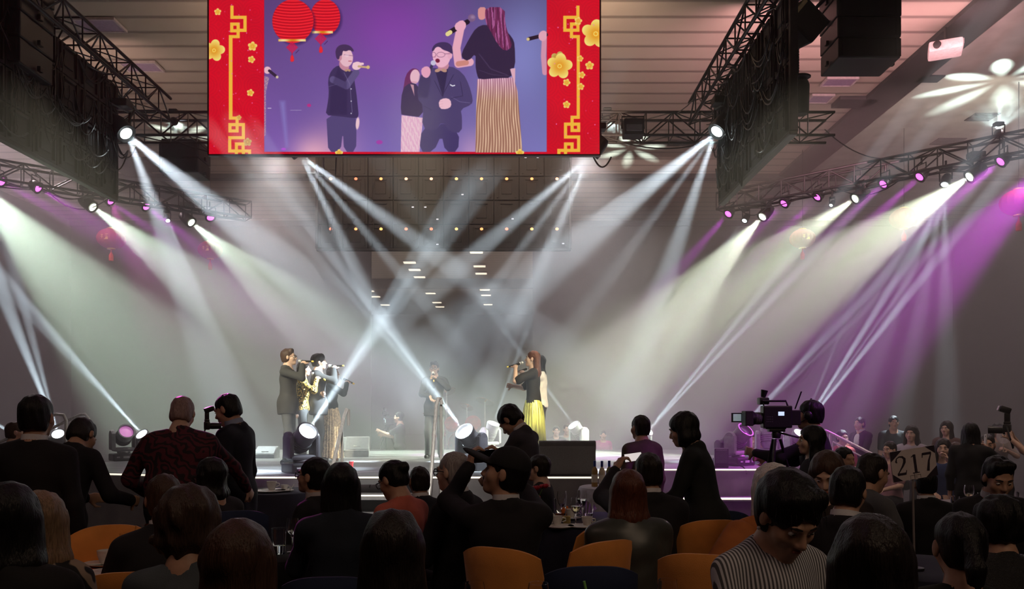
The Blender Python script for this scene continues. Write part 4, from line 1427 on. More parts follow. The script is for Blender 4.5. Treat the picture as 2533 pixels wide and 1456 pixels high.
floor_head('moving head lamp beyond the frame edge at the far left, beam to the upper left', 60, 1140, 13.0, 20, 45, [(-20, 1040, 12.0, 2.4, 160)], .8, DZ, GREYP)
floor_head('moving head lamp behind the standing man in the dark suit at the left, steep beam', 150, 1140, 13.3, 10, 20, [(20, 760, 11.2, 3.4, 300), (60, 760, 11.2, 2.4, 200)], .8, DZ, GREYP)


# ---------------------------------------------------------------- gear on the stage
def wedge(label, px, d, wd, dep, hg, yaw=0, z=DZ, m=GREYP):
    t = thing('floor_monitor_speaker', label, 'loudspeaker', (XZ(px, d), d, z), rz=R(yaw), group='stage monitor wedges')
    prof = [(-dep / 2, 0), (dep / 2, 0), (dep / 2, hg), (dep * .2, hg), (-dep / 2, hg * .35)]
    M_ = Matrix.Rotation(R(90), 4, 'Z') @ Matrix.Rotation(R(90), 4, 'X')
    MB().prism(prof, -wd / 2, wd / 2, M_).build('cabinet', m, t)
    a, b = Vector((0, -dep / 2, hg * .35)), Vector((0, dep * .2, hg))
    nn = Vector((0, -(b - a).z, (b - a).y)).normalized() * .008
    vs = [Vector((q * wd * .47, 0, 0)) + a.lerp(b, u) + nn for q, u in ((-1, .06), (1, .06), (1, .94), (-1, .94))]
    MB().add(vs, [(0, 1, 2, 3)]).build('grille', mat('wedge_grille', (.1, .1, .105), .5, bump=.4, bscale=200), t)
    MB().tube([(-wd / 2 - .005, -.06, hg * .3), (-wd / 2 - .03, -.03, hg * .3), (-wd / 2 - .03, .06, hg * .3), (-wd / 2 - .005, .09, hg * .3)], .012, 6).build('handle', BLACK, t)
    MB().box((0, -dep * .31, hg * .52) , (.12, .01, .04)).build('badge', mat('badge_white', (.7, .7, .7), .4), t)
    return t


wedge('grey floor monitor wedge on the deck between the singers and the cameraman', 884, 14.6, .42, .4, .36, 8)
wedge('second grey floor monitor wedge half behind the first at the gold skirt', 838, 14.9, .4, .4, .34, 4)
wedge('low pale rounded monitor wedge at the deck\'s left end', 660, 14.2, .36, .34, .2, 0)
mb = thing('confidence_monitor', 'large grey boxy stage monitor with a dark rolled top on the stage edge', 'monitor', (XZ(1402, 10.4), 10.4, DZ))
MB().box((0, 0, .19), (.72, .3, .36), bev=.012).build('cabinet', mat('monitor_grey', (.16, .155, .16), .55, bump=.1, scale=80), mb)
MB().lathe([(.07, -.365), (.075, -.36), (.075, .36), (.07, .365)], (0, -.06, .365), 20, rot=(0, R(90), 0)).build('rolled_top', mat('monitor_top_dark', (.07, .066, .07), .5), mb, True)
m_ = MB()
for q in (-.24, -.08, .08, .24, .34):
    m_.ball((q, -.142, .335), .006, 8)
m_.build('rivet', STEEL, mb)
MB().box((0, 0, .005), (.74, .32, .01)).build('base_plate', BLACK, mb)
sb = thing('stage_loudspeaker', 'small dark box loudspeaker on the stage edge in front of the grey moving head', 'loudspeaker', (XZ(1784, 11.75), 11.75, DZ), rz=R(-12))
MB().box((0, 0, .14), (.2, .2, .28), bev=.012).build('cabinet', PLASTIC, sb)
MB().box((0, -.104, .16), (.17, .012, .19), bev=.005).build('grille', mat('box_grille', (.05, .05, .055), .5, bump=.4, bscale=220), sb)
MB().box((0, -.105, .26), (.16, .01, .012)).build('trim_strip', GREYP, sb)
tag(MB().tube([V(1800, 1146, 11.7), V(1820, 1147, 11.55), V(1838, 1154, 11.48), V(1845, 1162, 11.44), V(1848, 1172, 11.42)], .01, 6).build('stage_cable', CABLE, None, True), 'thin dark cable running over the stage edge by the box loudspeaker', 'cable')
cp = thing('red_cup', 'small red cup standing on the deck by the left handrail', 'cup', (XZ(869, 11.6), 11.6, DZ))
MB().lathe([(.026, 0), (.034, .1), (.031, .1), (.024, .006)], (0, 0, 0), 16).build('cup_body', mat('cup_red', (.6, .03, .03), .4), cp, True)
MB().lathe([(.034, .097), (.036, .1), (.034, .104)], (0, 0, 0), 16).build('cup_rim', WHITEP, cp, True)
# drum kit and its riser in the haze behind the middle singer
RED = mat('drum_red', (.55, .04, .04), .3, var=.1)
CYM = mat('cymbal_bronze', (.7, .3, .15), .25, 1.)
dk = thing('drum_kit', 'red drum kit standing in the haze behind the middle singer', 'drum kit', (XZ(1140, 18.6), 18.6, .6))


def drum(c, r, hh, rot, name):
    o = MB().lathe([(r, -hh / 2), (r, hh / 2)], c, 26, rot=rot).build(name, RED, dk, True)
    MB().lathe([(0, hh / 2), (r, hh / 2), (r * 1.03, hh / 2 - .02), (r, hh / 2 - .04)], c, 26, rot=rot).lathe([(r, -hh / 2 + .04), (r * 1.03, -hh / 2 + .02), (r, -hh / 2), (0, -hh / 2)], c, 26, rot=rot).build('drum_hoop', mat('drum_hoop_red', (.5, .09, .08), .4), o, True)


drum((0, 0, .3), .28, .4, (R(90), 0, 0), 'bass_drum')
drum((-.22, .1, .75), .16, .2, (R(70), 0, 0), 'tom_drum')
drum((.28, .1, .75), .18, .22, (R(70), 0, 0), 'tom_drum')
drum((.62, .2, .4), .2, .38, (0, 0, 0), 'floor_tom')
drum((-.55, .25, .55), .18, .14, (R(10), 0, 0), 'snare_drum')
for c, r, rt in (((.55, .2, 1.28), .22, (R(-18), R(16), 0)), ((-.35, .25, 1.5), .22, (R(-20), R(-20), 0)), ((.12, .3, 1.15), .16, (R(-25), R(20), 0)), ((-.75, .3, 1.0), .17, (R(-5), 0, 0))):
    MB().lathe([(.02, .02), (.05, .02), (r, 0), (r, -.006)], c, 24, rot=rt).build('cymbal', CYM, dk, True)
    MB().tube([c, (c[0], c[1] + .03, .02)], .012, 6).tube([(c[0] - .2, c[1] + .03, .01), (c[0], c[1] + .03, .3), (c[0] + .2, c[1] + .03, .01)], .009, 6).build('cymbal_stand', STEEL, dk)
rs = thing('drum_riser', 'low dark drum riser behind the stage', 'riser', (XZ(1140, 18.7), 18.7, 0))
MB().box((0, 0, .3), (2.6, 1.8, .6), bev=.01).build('riser_deck', BLACK, rs)
MB().box((0, -.905, .3), (2.5, .01, .5)).build('riser_front', SKIRT, rs)


# ---------------------------------------------------------------- microphones and cameras
def microphone(label, tip, tail, white=False, r=.022, gold=True):
    tip, tail = Vector(tip), Vector(tail)
    t = thing('microphone', label, 'microphone', tail, group='handheld microphones')
    d_ = tip - tail
    u = d_.normalized()
    L = d_.length
    MB().tube([u * .03, u * (L * .55), u * (L - .05)], [r * .62, r * .75, r * .9], 12).build('mic_handle', mat('mic_black', (.015, .015, .016), .35), t, True)
    MB().ball(u * (L - .025), r * 1.25, 14).build('mic_head', mat('mic_mesh_silver', (.6, .6, .6), .35, .7, bump=.3, bscale=300) if not white else WHITEP, t, True)
    MB().tube([u * (L - .062), u * (L - .05)], r * 1.1, 14).build('mic_ring', STEEL, t, True)
    MB().tube([Vector((0, 0, 0)), u * .03], [r * .55, r * .66], 12).build('mic_tail', mat('mic_tail_yellow', (.85, .6, .12), .4) if gold else BLACK, t, True)
    return t


def broadcast_camera(label, loc, yaw, s=1., zc=1.59):
    """camcorder on a tripod; it points along local +Y"""
    t = thing('broadcast_camera', label, 'camera', loc, rz=R(yaw), scale=s)
    z = zc / s
    MB().box((0, 0, z), (.16, .36, .28), bev=.015).box((0, .02, z - .13), (.13, .26, .05), bev=.01).build('camera_body', PLASTIC, t)
    l_ = MB().lathe([(.055, 0), (.075, .02), (.075, .1), (.085, .11), (.085, .16), (.07, .16)], (0, .17, z - .02), 20, rot=(R(-90), 0, 0)).build('zoom_lens', BLACK, t, True)
    MB().box((0, .17 + .19, z - .02), (.21, .1, .19), bev=.01).build('lens_hood', mat('hood_black', (.03, .025, .03), .5), l_)
    m_ = MB()
    for k in range(5):
        m_.lathe([(.076, .03 + k * .014), (.08, .034 + k * .014), (.076, .038 + k * .014)], (0, .17, z - .02), 20, rot=(R(-90), 0, 0))
    m_.build('focus_ring', GREYP, l_, True)
    MB().tube([(0, .15, z + .12), (0, .17, z + .2), (0, -.12, z + .2), (0, -.15, z + .12)], .014, 8).build('top_handle', PLASTIC, t, True)
    vf = MB().box((.09, .14, z + .2), (.15, .12, .09), bev=.015).lathe([(.03, 0), (.036, .03), (.045, .09)], (.09, .14, z + .25), 16, rot=(R(12), 0, 0)).build('viewfinder', PLASTIC, t, True)
    MB().box((.09, .075, z + .2), (.07, .01, .06)).build('viewfinder_dial', GREYP, vf)
    MB().box((0, -.23, z - .01), (.12, .12, .19), bev=.012).build('battery', BLACK, t)
    for q in (-1, 1):
        MB().box((q * .078, -.04, z + .04), (.006, .075, .05)).build('status_display', mat('camera_display', (.6, .75, .9), .3, emit=(.6, .78, 1), estr=.9), t)
        m_ = MB()
        for i in range(4):
            for j in range(3):
                m_.ball((q * .077, .07 + .022 * i, z - .06 + .03 * j), .006, 6)
        m_.build('control_knob', GREYP, t)
    mo = MB().box((.0, .36, z - .01), (.02, .14, .12)).build('side_monitor', BLACK, t)
    mo.location = (.13, .1, 0)
    MB().box((.0122, .36, z - .01), (.004, .1, .09)).box((-.0122, .36, z - .01), (.004, .1, .09)).build('monitor_screen', mat('monitor_picture', (.3, .35, .38), .3, emit=(.45, .55, .6), estr=.35), mo)
    for k in (0, 1):
        MB().tube([(.03 - .03 * k, -.24, z + .1), (.03 - .03 * k, -.32, z + .32)], .005, 6).build('antenna', BLACK, t)
    MB().box((0, 0, z - .17), (.12, .2, .04), bev=.01).lathe([(.05, 0), (.06, .05), (.05, .08)], (0, 0, z - .27), 16).build('tripod_head', PLASTIC, t, True)
    MB().tube([(.05, -.05, z - .2), (.07, -.45, z - .3)], .012, 8).build('pan_bar', BLACK, t, True)
    for k in range(3):
        a = 2 * PI * k / 3 + .5
        MB().tube([(.05 * math.cos(a), .05 * math.sin(a), z - .28), (.62 * math.cos(a), .62 * math.sin(a), .02)], [.02, .016], 8).build('leg', METAL, t, True)
    return t


broadcast_camera('broadcast camera with its side lit purple, worked by the man in the headset', (XZ(1920, 6.7), 6.7, 0), 88, .66, 1.585)
broadcast_camera('camera on a tripod in the haze behind the stage, worked by the distant cameraman', (XZ(958, 17.6), 17.6, 0), 200, .8, 1.45)
# ---------------------------------------------------------------- the big LED screen: frame, and the picture it shows
SX0, SX1, SY0, SY1 = 517, 1483, -30, 381
SS = 1
PW, PH = (SX1 - SX0) * SS, (SY1 - SY0) * SS
yy, xx = np.mgrid[0:PH, 0:PW].astype(np.float32)
xx = xx / SS + SX0
yy = yy / SS + SY0
A_ = np.array
img = np.zeros((PH, PW, 3), np.float32)
rs_ = np.random.RandomState(3)


def vn(fx, fy, seed=0):
    """smooth noise 0..1"""
    r = np.random.RandomState(seed)
    s = 0
    for k in range(6):
        s = s + np.sin(xx * fx * r.uniform(.4, 1.6) * r.choice((-1, 1)) + yy * fy * r.uniform(.4, 1.6) + r.uniform(0, 6.3))
    return .5 + s / 12


def put(mask, col):
    m_ = np.clip(mask, 0, 1)[..., None]
    c = np.asarray(col, np.float32)
    if c.ndim == 1:
        c = c[None, None, :] / 255
    img[:] = img * (1 - m_) + c * m_


def sm(d, w=.8):
    return np.clip(.5 - d / w, 0, 1)


def poly_m(pts, soft=1.0):
    x, y = xx, yy
    ins = np.zeros(x.shape, bool)
    dm = np.full(x.shape, 1e9, np.float32)
    n = len(pts)
    for i in range(n):
        (x0, y0), (x1, y1) = pts[i], pts[(i + 1) % n]
        if y0 != y1:
            c = ((y0 > y) != (y1 > y)) & (x < (x1 - x0) * (y - y0) / (y1 - y0) + x0)
            ins ^= c
        dx, dy = x1 - x0, y1 - y0
        t = np.clip(((x - x0) * dx + (y - y0) * dy) / (dx * dx + dy * dy + 1e-6), 0, 1)
        dm = np.minimum(dm, (x - x0 - t * dx) ** 2 + (y - y0 - t * dy) ** 2)
    d = np.sqrt(dm)
    return sm(np.where(ins, -d, d), soft * 1.6)


def chaikin(pts, k=2):
    for _ in range(k):
        q = []
        for i in range(len(pts)):
            a, b = pts[i], pts[(i + 1) % len(pts)]
            q += [(.75 * a[0] + .25 * b[0], .75 * a[1] + .25 * b[1]), (.25 * a[0] + .75 * b[0], .25 * a[1] + .75 * b[1])]
        pts = q
    return pts


def line_m(pts, w, soft=1.):
    m_ = np.zeros(xx.shape, np.float32)
    for (x0, y0), (x1, y1) in zip(pts[:-1], pts[1:]):
        dx, dy = x1 - x0, y1 - y0
        t = np.clip(((xx - x0) * dx + (yy - y0) * dy) / (dx * dx + dy * dy + 1e-6), 0, 1)
        m_ = np.maximum(m_, sm(np.sqrt((xx - x0 - t * dx) ** 2 + (yy - y0 - t * dy) ** 2) - w / 2, soft))
    return m_


def sq_line(pts, w):
    m_ = np.zeros(xx.shape, np.float32)
    for (x0, y0), (x1, y1) in zip(pts[:-1], pts[1:]):
        d = np.maximum(np.maximum(min(x0, x1) - w / 2 - xx, xx - max(x0, x1) - w / 2), np.maximum(min(y0, y1) - w / 2 - yy, yy - max(y0, y1) - w / 2))
        m_ = np.maximum(m_, sm(d, 1.2))
    return m_


def ell_m(cx, cy, rx, ry, soft=1., rot=0.):
    c, s = math.cos(R(rot)), math.sin(R(rot))
    u, v = ((xx - cx) * c + (yy - cy) * s) / rx, (-(xx - cx) * s + (yy - cy) * c) / ry
    return sm((np.sqrt(u * u + v * v) - 1) * min(rx, ry), soft * 1.5)


r2 = lambda pts: [(500 + x / 3.466, y / 3.466) for x, y in pts]
r3 = lambda pts: [(1000 + x / 3.466, y / 3.466) for x, y in pts]
# red surround with faint swirls
base = A_((232, 8, 40), np.float32) / 255
sw = .5 + .5 * np.sin(np.sqrt(((xx % 60) - 30) ** 2 + ((yy % 60) - 30) ** 2) * .9)
img[:] = base * (.9 + .1 * vn(.03, .03, 1)[..., None]) * (.96 + .05 * sw[..., None])
# the relayed picture
vid = (sm(653 - xx, 1) * sm(xx - 1352, 1) * sm(yy - 375, 1))
t_ = np.clip((xx - 653) / 700, 0, 1)[..., None]
u_ = np.clip((yy + 30) / 405, 0, 1)[..., None]
bg = A_((116, 84, 158)) * (1 - t_) + A_((112, 108, 168)) * t_
bg = bg * (.78 + .34 * u_) + A_((40, -14, 30)) * np.exp(-((xx - 980) / 160) ** 2 - ((yy - 60) / 150) ** 2)[..., None] * .9
bg = bg + A_((26, 34, 42)) * np.exp(-((xx - 1290) / 90) ** 2 - ((yy - 130) / 130) ** 2)[..., None]
bg = bg + A_((80, 60, 20)) * np.exp(-((xx - 765) / 45) ** 2 - ((yy - 385) / 50) ** 2)[..., None] + A_((60, 40, 10)) * np.exp(-((xx - 820) / 60) ** 2 - ((yy - 385) / 80) ** 2)[..., None]
bg = bg + A_((60, 36, 16)) * np.exp(-((xx - 1170) / 40) ** 2 - ((yy - 385) / 60) ** 2)[..., None]
bg = bg * (.95 + .1 * vn(.02, .012, 5)[..., None])
put(vid, np.clip(bg, 0, 255).astype(np.float32) / 255)
put(vid * poly_m([(692, 250), (704, 250), (711, 362), (707, 362)], 6) * .5, (150, 150, 220))
put(ell_m(701, 368, 6, 3), (190, 90, 220))
put(ell_m(764, 260, 5, 4) * .8, (210, 40, 130))
put(ell_m(938, 351, 8, 5) * .7, (190, 50, 170))
put(line_m([(718, 272), (745, 272)], 1) * .7, (200, 190, 220))
put(line_m([(662, 267), (670, 267)], 1.5), (230, 220, 240))
SK, SKD = (240, 192, 205), (205, 140, 160)
JK, JKL = (64, 50, 92), (98, 84, 132)
# left edge singer: hand with microphone and glittering sleeve
put(vid * ell_m(661, 173, 9, 9), SK)
put(line_m(r2([(575, 605), (630, 650)]), 7), (52, 36, 60))
put(ell_m(685, 190, 3.5, 3.5), (215, 195, 170))
put(vid * poly_m(r2([(525, 650), (575, 660), (560, 720), (545, 800), (545, 1150), (525, 1180)])) * (.35 + .65 * (vn(1.3, 1.1, 7) > .52)), (196, 160, 170))
# left man
put(poly_m(chaikin(r2([(1062, 975), (1072, 1150), (1080, 1300), (1185, 1300), (1205, 1120), (1215, 1300), (1318, 1300), (1322, 1100), (1312, 985)]), 1)), (86, 72, 122))
put(poly_m(chaikin(r2([(1165, 555), (1105, 600), (1076, 680), (1086, 800), (1072, 900), (1056, 985), (1150, 992), (1310, 1012), (1342, 1005), (1330, 880), (1320, 790), (1304, 690), (1300, 610), (1260, 600), (1205, 575)]), 1)), JK)
put(line_m(r2([(1120, 680), (1235, 735), (1318, 620)]), 17, 2), JKL)
put(poly_m(r2([(1165, 570), (1240, 700), (1240, 980), (1090, 975), (1100, 760)]), 3) * .35, (40, 30, 66))
put(line_m(r2([(1215, 620), (1265, 720), (1285, 960)]), 1.6) * .6, (130, 118, 160))
put(line_m(r2([(1085, 740), (1150, 720)]), 1.2) * .6, (120, 110, 150))
for k in range(3):
    put(ell_m(*r2([(1276, 760 + 105 * k)])[0], 1.6, 1.6), (210, 205, 225))
put(poly_m(chaikin(r2([(1170, 560), (1180, 500), (1250, 540), (1262, 585), (1230, 612), (1190, 590)]), 1)), SKD)
put(ell_m(*r2([(1232, 487)])[0], 17, 24, 1, -8), SK)
put(ell_m(*r2([(1176, 492)])[0], 6, 8), SKD)
put(poly_m(chaikin(r2([(1145, 480), (1140, 430), (1165, 390), (1215, 376), (1265, 388), (1298, 425), (1296, 445), (1262, 425), (1228, 440), (1205, 430), (1196, 478), (1180, 472), (1172, 510), (1155, 505)]), 1)), (70, 48, 88))
put(line_m(r2([(1215, 467), (1245, 470), (1300, 478)]), 1.2), (150, 100, 140))
put(ell_m(*r2([(1240, 474)])[0], 5, 4, .6) * .35, (255, 235, 245))
put(line_m(r2([(1255, 522), (1278, 522)]), 2), (190, 90, 110))
put(ell_m(*r2([(1325, 562)])[0], 12, 10, 1, -20), (250, 208, 216))
put(line_m(r2([(1300, 545), (1375, 545)]), 6), (250, 208, 216))
put(line_m(r2([(1340, 567), (1410, 575)]), 5), (206, 170, 130))
put(ell_m(*r2([(1421, 574)])[0], 4.4, 4.4), (226, 192, 130))
put(ell_m(*r2([(1331, 1055)])[0], 4.5, 15, 1, 5), (245, 205, 215))
for q in (-1, 1):
    put(ell_m(*r2([(1247 + q * 12, 601)])[0], 4, 3, .8, q * 20), (190, 150, 120))
# woman behind
put(poly_m(chaikin(r3([(10, 640), (60, 584), (112, 586), (136, 625), (90, 640), (80, 760), (40, 790), (-12, 860), (-30, 880), (-10, 760)]), 1)), (110, 40, 96))
put(ell_m(*r3([(90, 655)])[0], 12, 18, 1, 6), (238, 188, 205))
put(poly_m(chaikin(r3([(-20, 760), (50, 705), (110, 720), (150, 820), (162, 1005), (0, 985), (-35, 975)]), 1)), (58, 40, 84))
put(poly_m(r3([(50, 720), (80, 725), (85, 820)]), 1), (200, 150, 165))
sk = poly_m(r3([(-25, 985), (160, 1008), (128, 1300), (-32, 1300)]))
put(sk, (232, 176, 206))
put(sk * (vn(.9, .25, 9) > .5) * .5, (250, 226, 225))
put(line_m(r3([(66, 700), (104, 704)]), 2) * .5, (180, 90, 120))
# middle man with open mouth
put(poly_m(chaikin(r3([(150, 1090), (260, 1120), (330, 1040), (470, 1130), (460, 1300), (350, 1300), (318, 1150), (250, 1300), (126, 1300)]), 1)), (70, 58, 108))
put(poly_m(chaikin(r3([(255, 575), (330, 600), (392, 558), (500, 622), (552, 720), (588, 850), (575, 895), (480, 935), (494, 1000), (492, 1135), (390, 1132), (325, 1035), (265, 1122), (148, 1095), (165, 905), (105, 840), (130, 650), (205, 595)]), 1)), (78, 66, 112))
put(poly_m(r3([(262, 600), (375, 580), (330, 835)]), 1), (50, 40, 78))
put(line_m(r3([(258, 690), (322, 820), (420, 640)]), 1.3), (52, 42, 80))
put(line_m(r3([(405, 830), (475, 870), (560, 880)]), 2.) * .6, (120, 106, 155))
put(line_m(r3([(480, 700), (500, 820), (400, 840)]), 1.6) * .7, (50, 40, 76))
put(line_m(r3([(165, 905), (230, 940)]), 1.6) * .5, (50, 40, 76))
put(poly_m(r3([(130, 650), (205, 600), (225, 690), (200, 840), (110, 830)]), 3) * .5, (56, 44, 86))
put(line_m(r3([(394, 725), (412, 735), (430, 730)]), 3), (226, 224, 236))
put(poly_m(chaikin(r3([(285, 560), (372, 520), (385, 575), (340, 612), (290, 600)]), 1)), SKD)
put(poly_m(chaikin(r3([(238, 440), (262, 395), (330, 380), (396, 420), (400, 480), (378, 545), (330, 580), (285, 572), (255, 530), (240, 490)]), 2)), (246, 186, 210))
put(ell_m(*r3([(390, 470)])[0], 6, 10), (240, 176, 200))
put(poly_m(chaikin(r3([(232, 432), (245, 395), (275, 368), (330, 356), (385, 368), (416, 410), (414, 462), (398, 455), (378, 440), (330, 425), (300, 398), (268, 402), (246, 440)]), 1)), (66, 48, 92))
for cx_ in (248, 300):
    m1 = ell_m(*r3([(cx_ + (0 if cx_ < 280 else 12), 467)])[0], 6.5 + (cx_ > 280) * 4, 6.5) - ell_m(*r3([(cx_ + (0 if cx_ < 280 else 12), 467)])[0], 5.6 + (cx_ > 280) * 4, 5.6)
    put(m1, (120, 70, 110))
put(line_m(r3([(345, 460), (392, 458)]), 1.1), (120, 70, 110))
put(ell_m(*r3([(284, 518)])[0], 5.5, 5, 1, 20), (120, 30, 60))
put(line_m(r3([(262, 490), (264, 480)]), 2) * .4, (170, 90, 110))
for q in (-1, 1):
    put(ell_m(*r3([(312 + q * 28, 602)])[0], 7, 4.2, .8, q * 14), (196, 150, 130))
put(line_m(r3([(215, 605), (242, 545)]), 7), (60, 52, 84))
put(ell_m(*r3([(247, 537)])[0], 6.5, 6.5), (206, 200, 226))
put(poly_m(chaikin(r3([(140, 590), (185, 562), (222, 580), (226, 630), (195, 672), (150, 650)]), 1)), (238, 168, 196))
put(poly_m(chaikin(r3([(292, 860), (345, 836), (395, 850), (404, 910), (360, 935), (300, 930)]), 1)), (248, 196, 212))
for k in range(3):
    put(line_m(r3([(296, 872 + 20 * k), (330, 866 + 22 * k)]), .8) * .5, (200, 130, 150))
# woman with her back turned, gold pleated skirt
sk = poly_m(r3([(625, 675), (935, 660), (970, 780), (1012, 1305), (608, 1305), (616, 900)]))
st_ = .5 + .5 * np.sin((xx - 1225) / (1 + (yy - 195) / 700) * 1.15 + 1.2 * np.sin(yy * .05))
g1, g2 = A_((150, 100, 84)), A_((246, 208, 176))
col = (g1 + (g2 - g1) * np.clip(st_ * (.35 + .9 * vn(.35, .05, 11)), 0, 1)[..., None])
col = col + A_((20, 10, 60)) * np.clip(1 - (yy - 190) / 60, 0, 1)[..., None]
put(sk, np.clip(col, 0, 255).astype(np.float32) / 255)
put(line_m(r3([(478, 250), (445, 410), (462, 545), (560, 530)]), 20, 2), (240, 176, 196))
put(line_m(r3([(462, 545), (530, 535)]), 13, 2), (214, 140, 130))
put(poly_m(chaikin(r3([(690, 205), (615, 235), (560, 320), (488, 455), (497, 500), (548, 522), (612, 452), (608, 560), (622, 640), (640, 680), (780, 668), (925, 665), (905, 585), (950, 580), (946, 380), (925, 320), (850, 240)]), 1)), (50, 36, 66))
put(line_m(r3([(640, 460), (740, 590), (880, 640)]), 2.4, 2) * .35, (110, 88, 130))
put(line_m(r3([(640, 600), (760, 640), (900, 650)]), 1.6, 2) * .35, (110, 88, 130))
put(poly_m(r3([(905, 590), (950, 582), (948, 705), (925, 660)]), 1), (232, 178, 196))
put(poly_m(chaikin(r3([(632, 60), (705, 60), (700, 150), (670, 170), (640, 165), (628, 130)]), 1)), (226, 150, 150))
hr = poly_m(chaikin(r3([(695, 60), (860, 60), (862, 200), (900, 320), (928, 400), (860, 440), (800, 380), (735, 260), (700, 200), (690, 140)]), 1))
put(hr, (118, 44, 88))
put(hr * (vn(.5, .06, 13) > .55) * .6, (208, 120, 186))
put(hr * (vn(.7, .05, 14) > .62) * .6, (70, 22, 54))
put(line_m(r3([(388, 275), (540, 185)]), 12), (30, 18, 34))
put(line_m(r3([(370, 290), (392, 275)]), 11), (238, 220, 150))
put(ell_m(*r3([(577, 152)])[0], 9.5, 9.5), (128, 96, 136))
put(ell_m(*r3([(585, 145)])[0], 5, 4, 3) * .5, (190, 160, 196))
put(poly_m(chaikin(r3([(425, 210), (490, 165), (530, 195), (525, 240), (495, 270), (440, 262)]), 1)), (244, 178, 200))
# hand at the right edge
put(vid * line_m(r3([(1200, 330), (1192, 480), (1204, 620)]), 13, 2), (218, 152, 178))
put(line_m(r3([(1065, 332), (1215, 295)]), 9), (36, 24, 40))
put(ell_m(*r3([(1060, 334)])[0], 4, 4), (226, 200, 140))
put(vid * ell_m(*r3([(1188, 305)])[0], 11, 13, 1, 20), (236, 172, 192))
put(sm(xx - 653, 1) * sm(-(xx - 652), 1) * 0, (0, 0, 0))
# hanging paper lanterns over the picture
for cx_, cy_, rx, ry, bx0, bx1, by, tx, ty in ((804, 42, 37, 44, 770, 823, 77, 793, 95), (724, 52, 51, 54, 688, 756, 97, 722, 117)):
    m1 = ell_m(cx_, cy_, rx, ry)
    put(np.clip(ell_m(cx_ + 5, cy_ + 5, rx, ry, 5) - m1, 0, 1) * .55, (40, 16, 70))
    rib = .5 + .5 * np.sin(yy * .86 + .012 * (xx - cx_) ** 2 / 6)
    put(m1, (A_((190, 4, 26)) + (A_((255, 40, 50)) - A_((190, 4, 26))) * rib[..., None]).astype(np.float32) / 255)
    gb = (.5 + .5 * np.sin((xx - bx0) / (bx1 - bx0) * 9))[..., None]
    put(sm(np.maximum(np.maximum(bx0 - xx, xx - bx1), np.maximum(by - 1 - yy, yy - by - 5)), 1), (A_((222, 130, 20)) + A_((33, 110, 150)) * gb * .9).astype(np.float32) / 255)
    dm_ = (np.abs(xx - tx) + np.abs(yy - ty)) - 15
    lat = np.maximum(.5 + .5 * np.sin((xx + yy) * 1.25), .5 + .5 * np.sin((xx - yy) * 1.25))
    put(sm(dm_, 1.5) * np.clip(lat * 1.7 - .45, 0, 1), (226, 20, 66))
    put(line_m([(tx, ty + 13), (tx, ty + 20)], 2), (200, 20, 60))
    put(poly_m(chaikin([(tx - 3, ty + 19), (tx + 3, ty + 19), (tx + 6, ty + 34), (tx - 5, ty + 36)], 1)), (240, 40, 50))
    put(line_m([(tx + 9, ty + 14), (tx + 17, ty + 6)], 1.4) * .7, (50, 20, 70))
# gilt fretwork
GOLD = (250, 190, 62)
fw = 8.2
for pts in (r2([(254, 60), (254, 147), (366, 147), (366, 258), (330, 258)]), r2([(300, 262), (252, 262), (252, 205), (307, 205), (307, 312), (245, 312), (241, 1010), (298, 1010), (298, 1120), (237, 1120), (237, 1066), (272, 1066)]),
            r2([(325, 1066), (352, 1066), (352, 1178), (235, 1178), (235, 1292), (350, 1292), (350, 1232), (292, 1232), (292, 1330)]), r2([(352, 1330), (352, 1292), (405, 1292), (405, 1330)]),
            r3([(1487, 60), (1487, 147), (1375, 147), (1375, 257), (1415, 257)]), r3([(1487, 150), (1487, 257), (1455, 257)]), r3([(1470, 204), (1432, 204), (1432, 312), (1490, 312), (1490, 1003), (1437, 1003), (1437, 1116), (1493, 1116), (1493, 1062), (1458, 1062)]),
            r3([(1420, 1062), (1381, 1062), (1381, 1172), (1493, 1172), (1493, 1287), (1400, 1287)]), r3([(1437, 1265), (1437, 1232), (1381, 1232), (1381, 1330)]), r3([(1381, 1287), (1324, 1287), (1324, 1330)])):
    put(sq_line(pts, fw), GOLD)


def flower(cx_, cy_, r, a0=0., dim=1.):
    for k in range(5):
        a = a0 + 2 * PI * k / 5 - PI / 2
        px_, py_ = cx_ + math.cos(a) * r * .58, cy_ + math.sin(a) * r * .58
        m1 = ell_m(px_, py_, r * .46, r * .42, .8, math.degrees(a))
        sh = np.clip(np.sqrt((xx - cx_) ** 2 + (yy - cy_) ** 2) / r, 0, 1)[..., None]
        c = (A_((232, 140, 20)) + (A_((255, 236, 130)) - A_((232, 140, 20))) * sh) * dim
        put(m1, (c + A_((40, 0, 0)) * (1 - dim)).astype(np.float32) / 255)
    put(ell_m(cx_, cy_, r * .22, r * .22, .8), tuple(q * dim for q in (244, 170, 40)))
    put(np.clip(ell_m(cx_, cy_, r * .17, r * .17, .6) - ell_m(cx_, cy_, r * .11, r * .11, .6), 0, 1), (255, 226, 120))


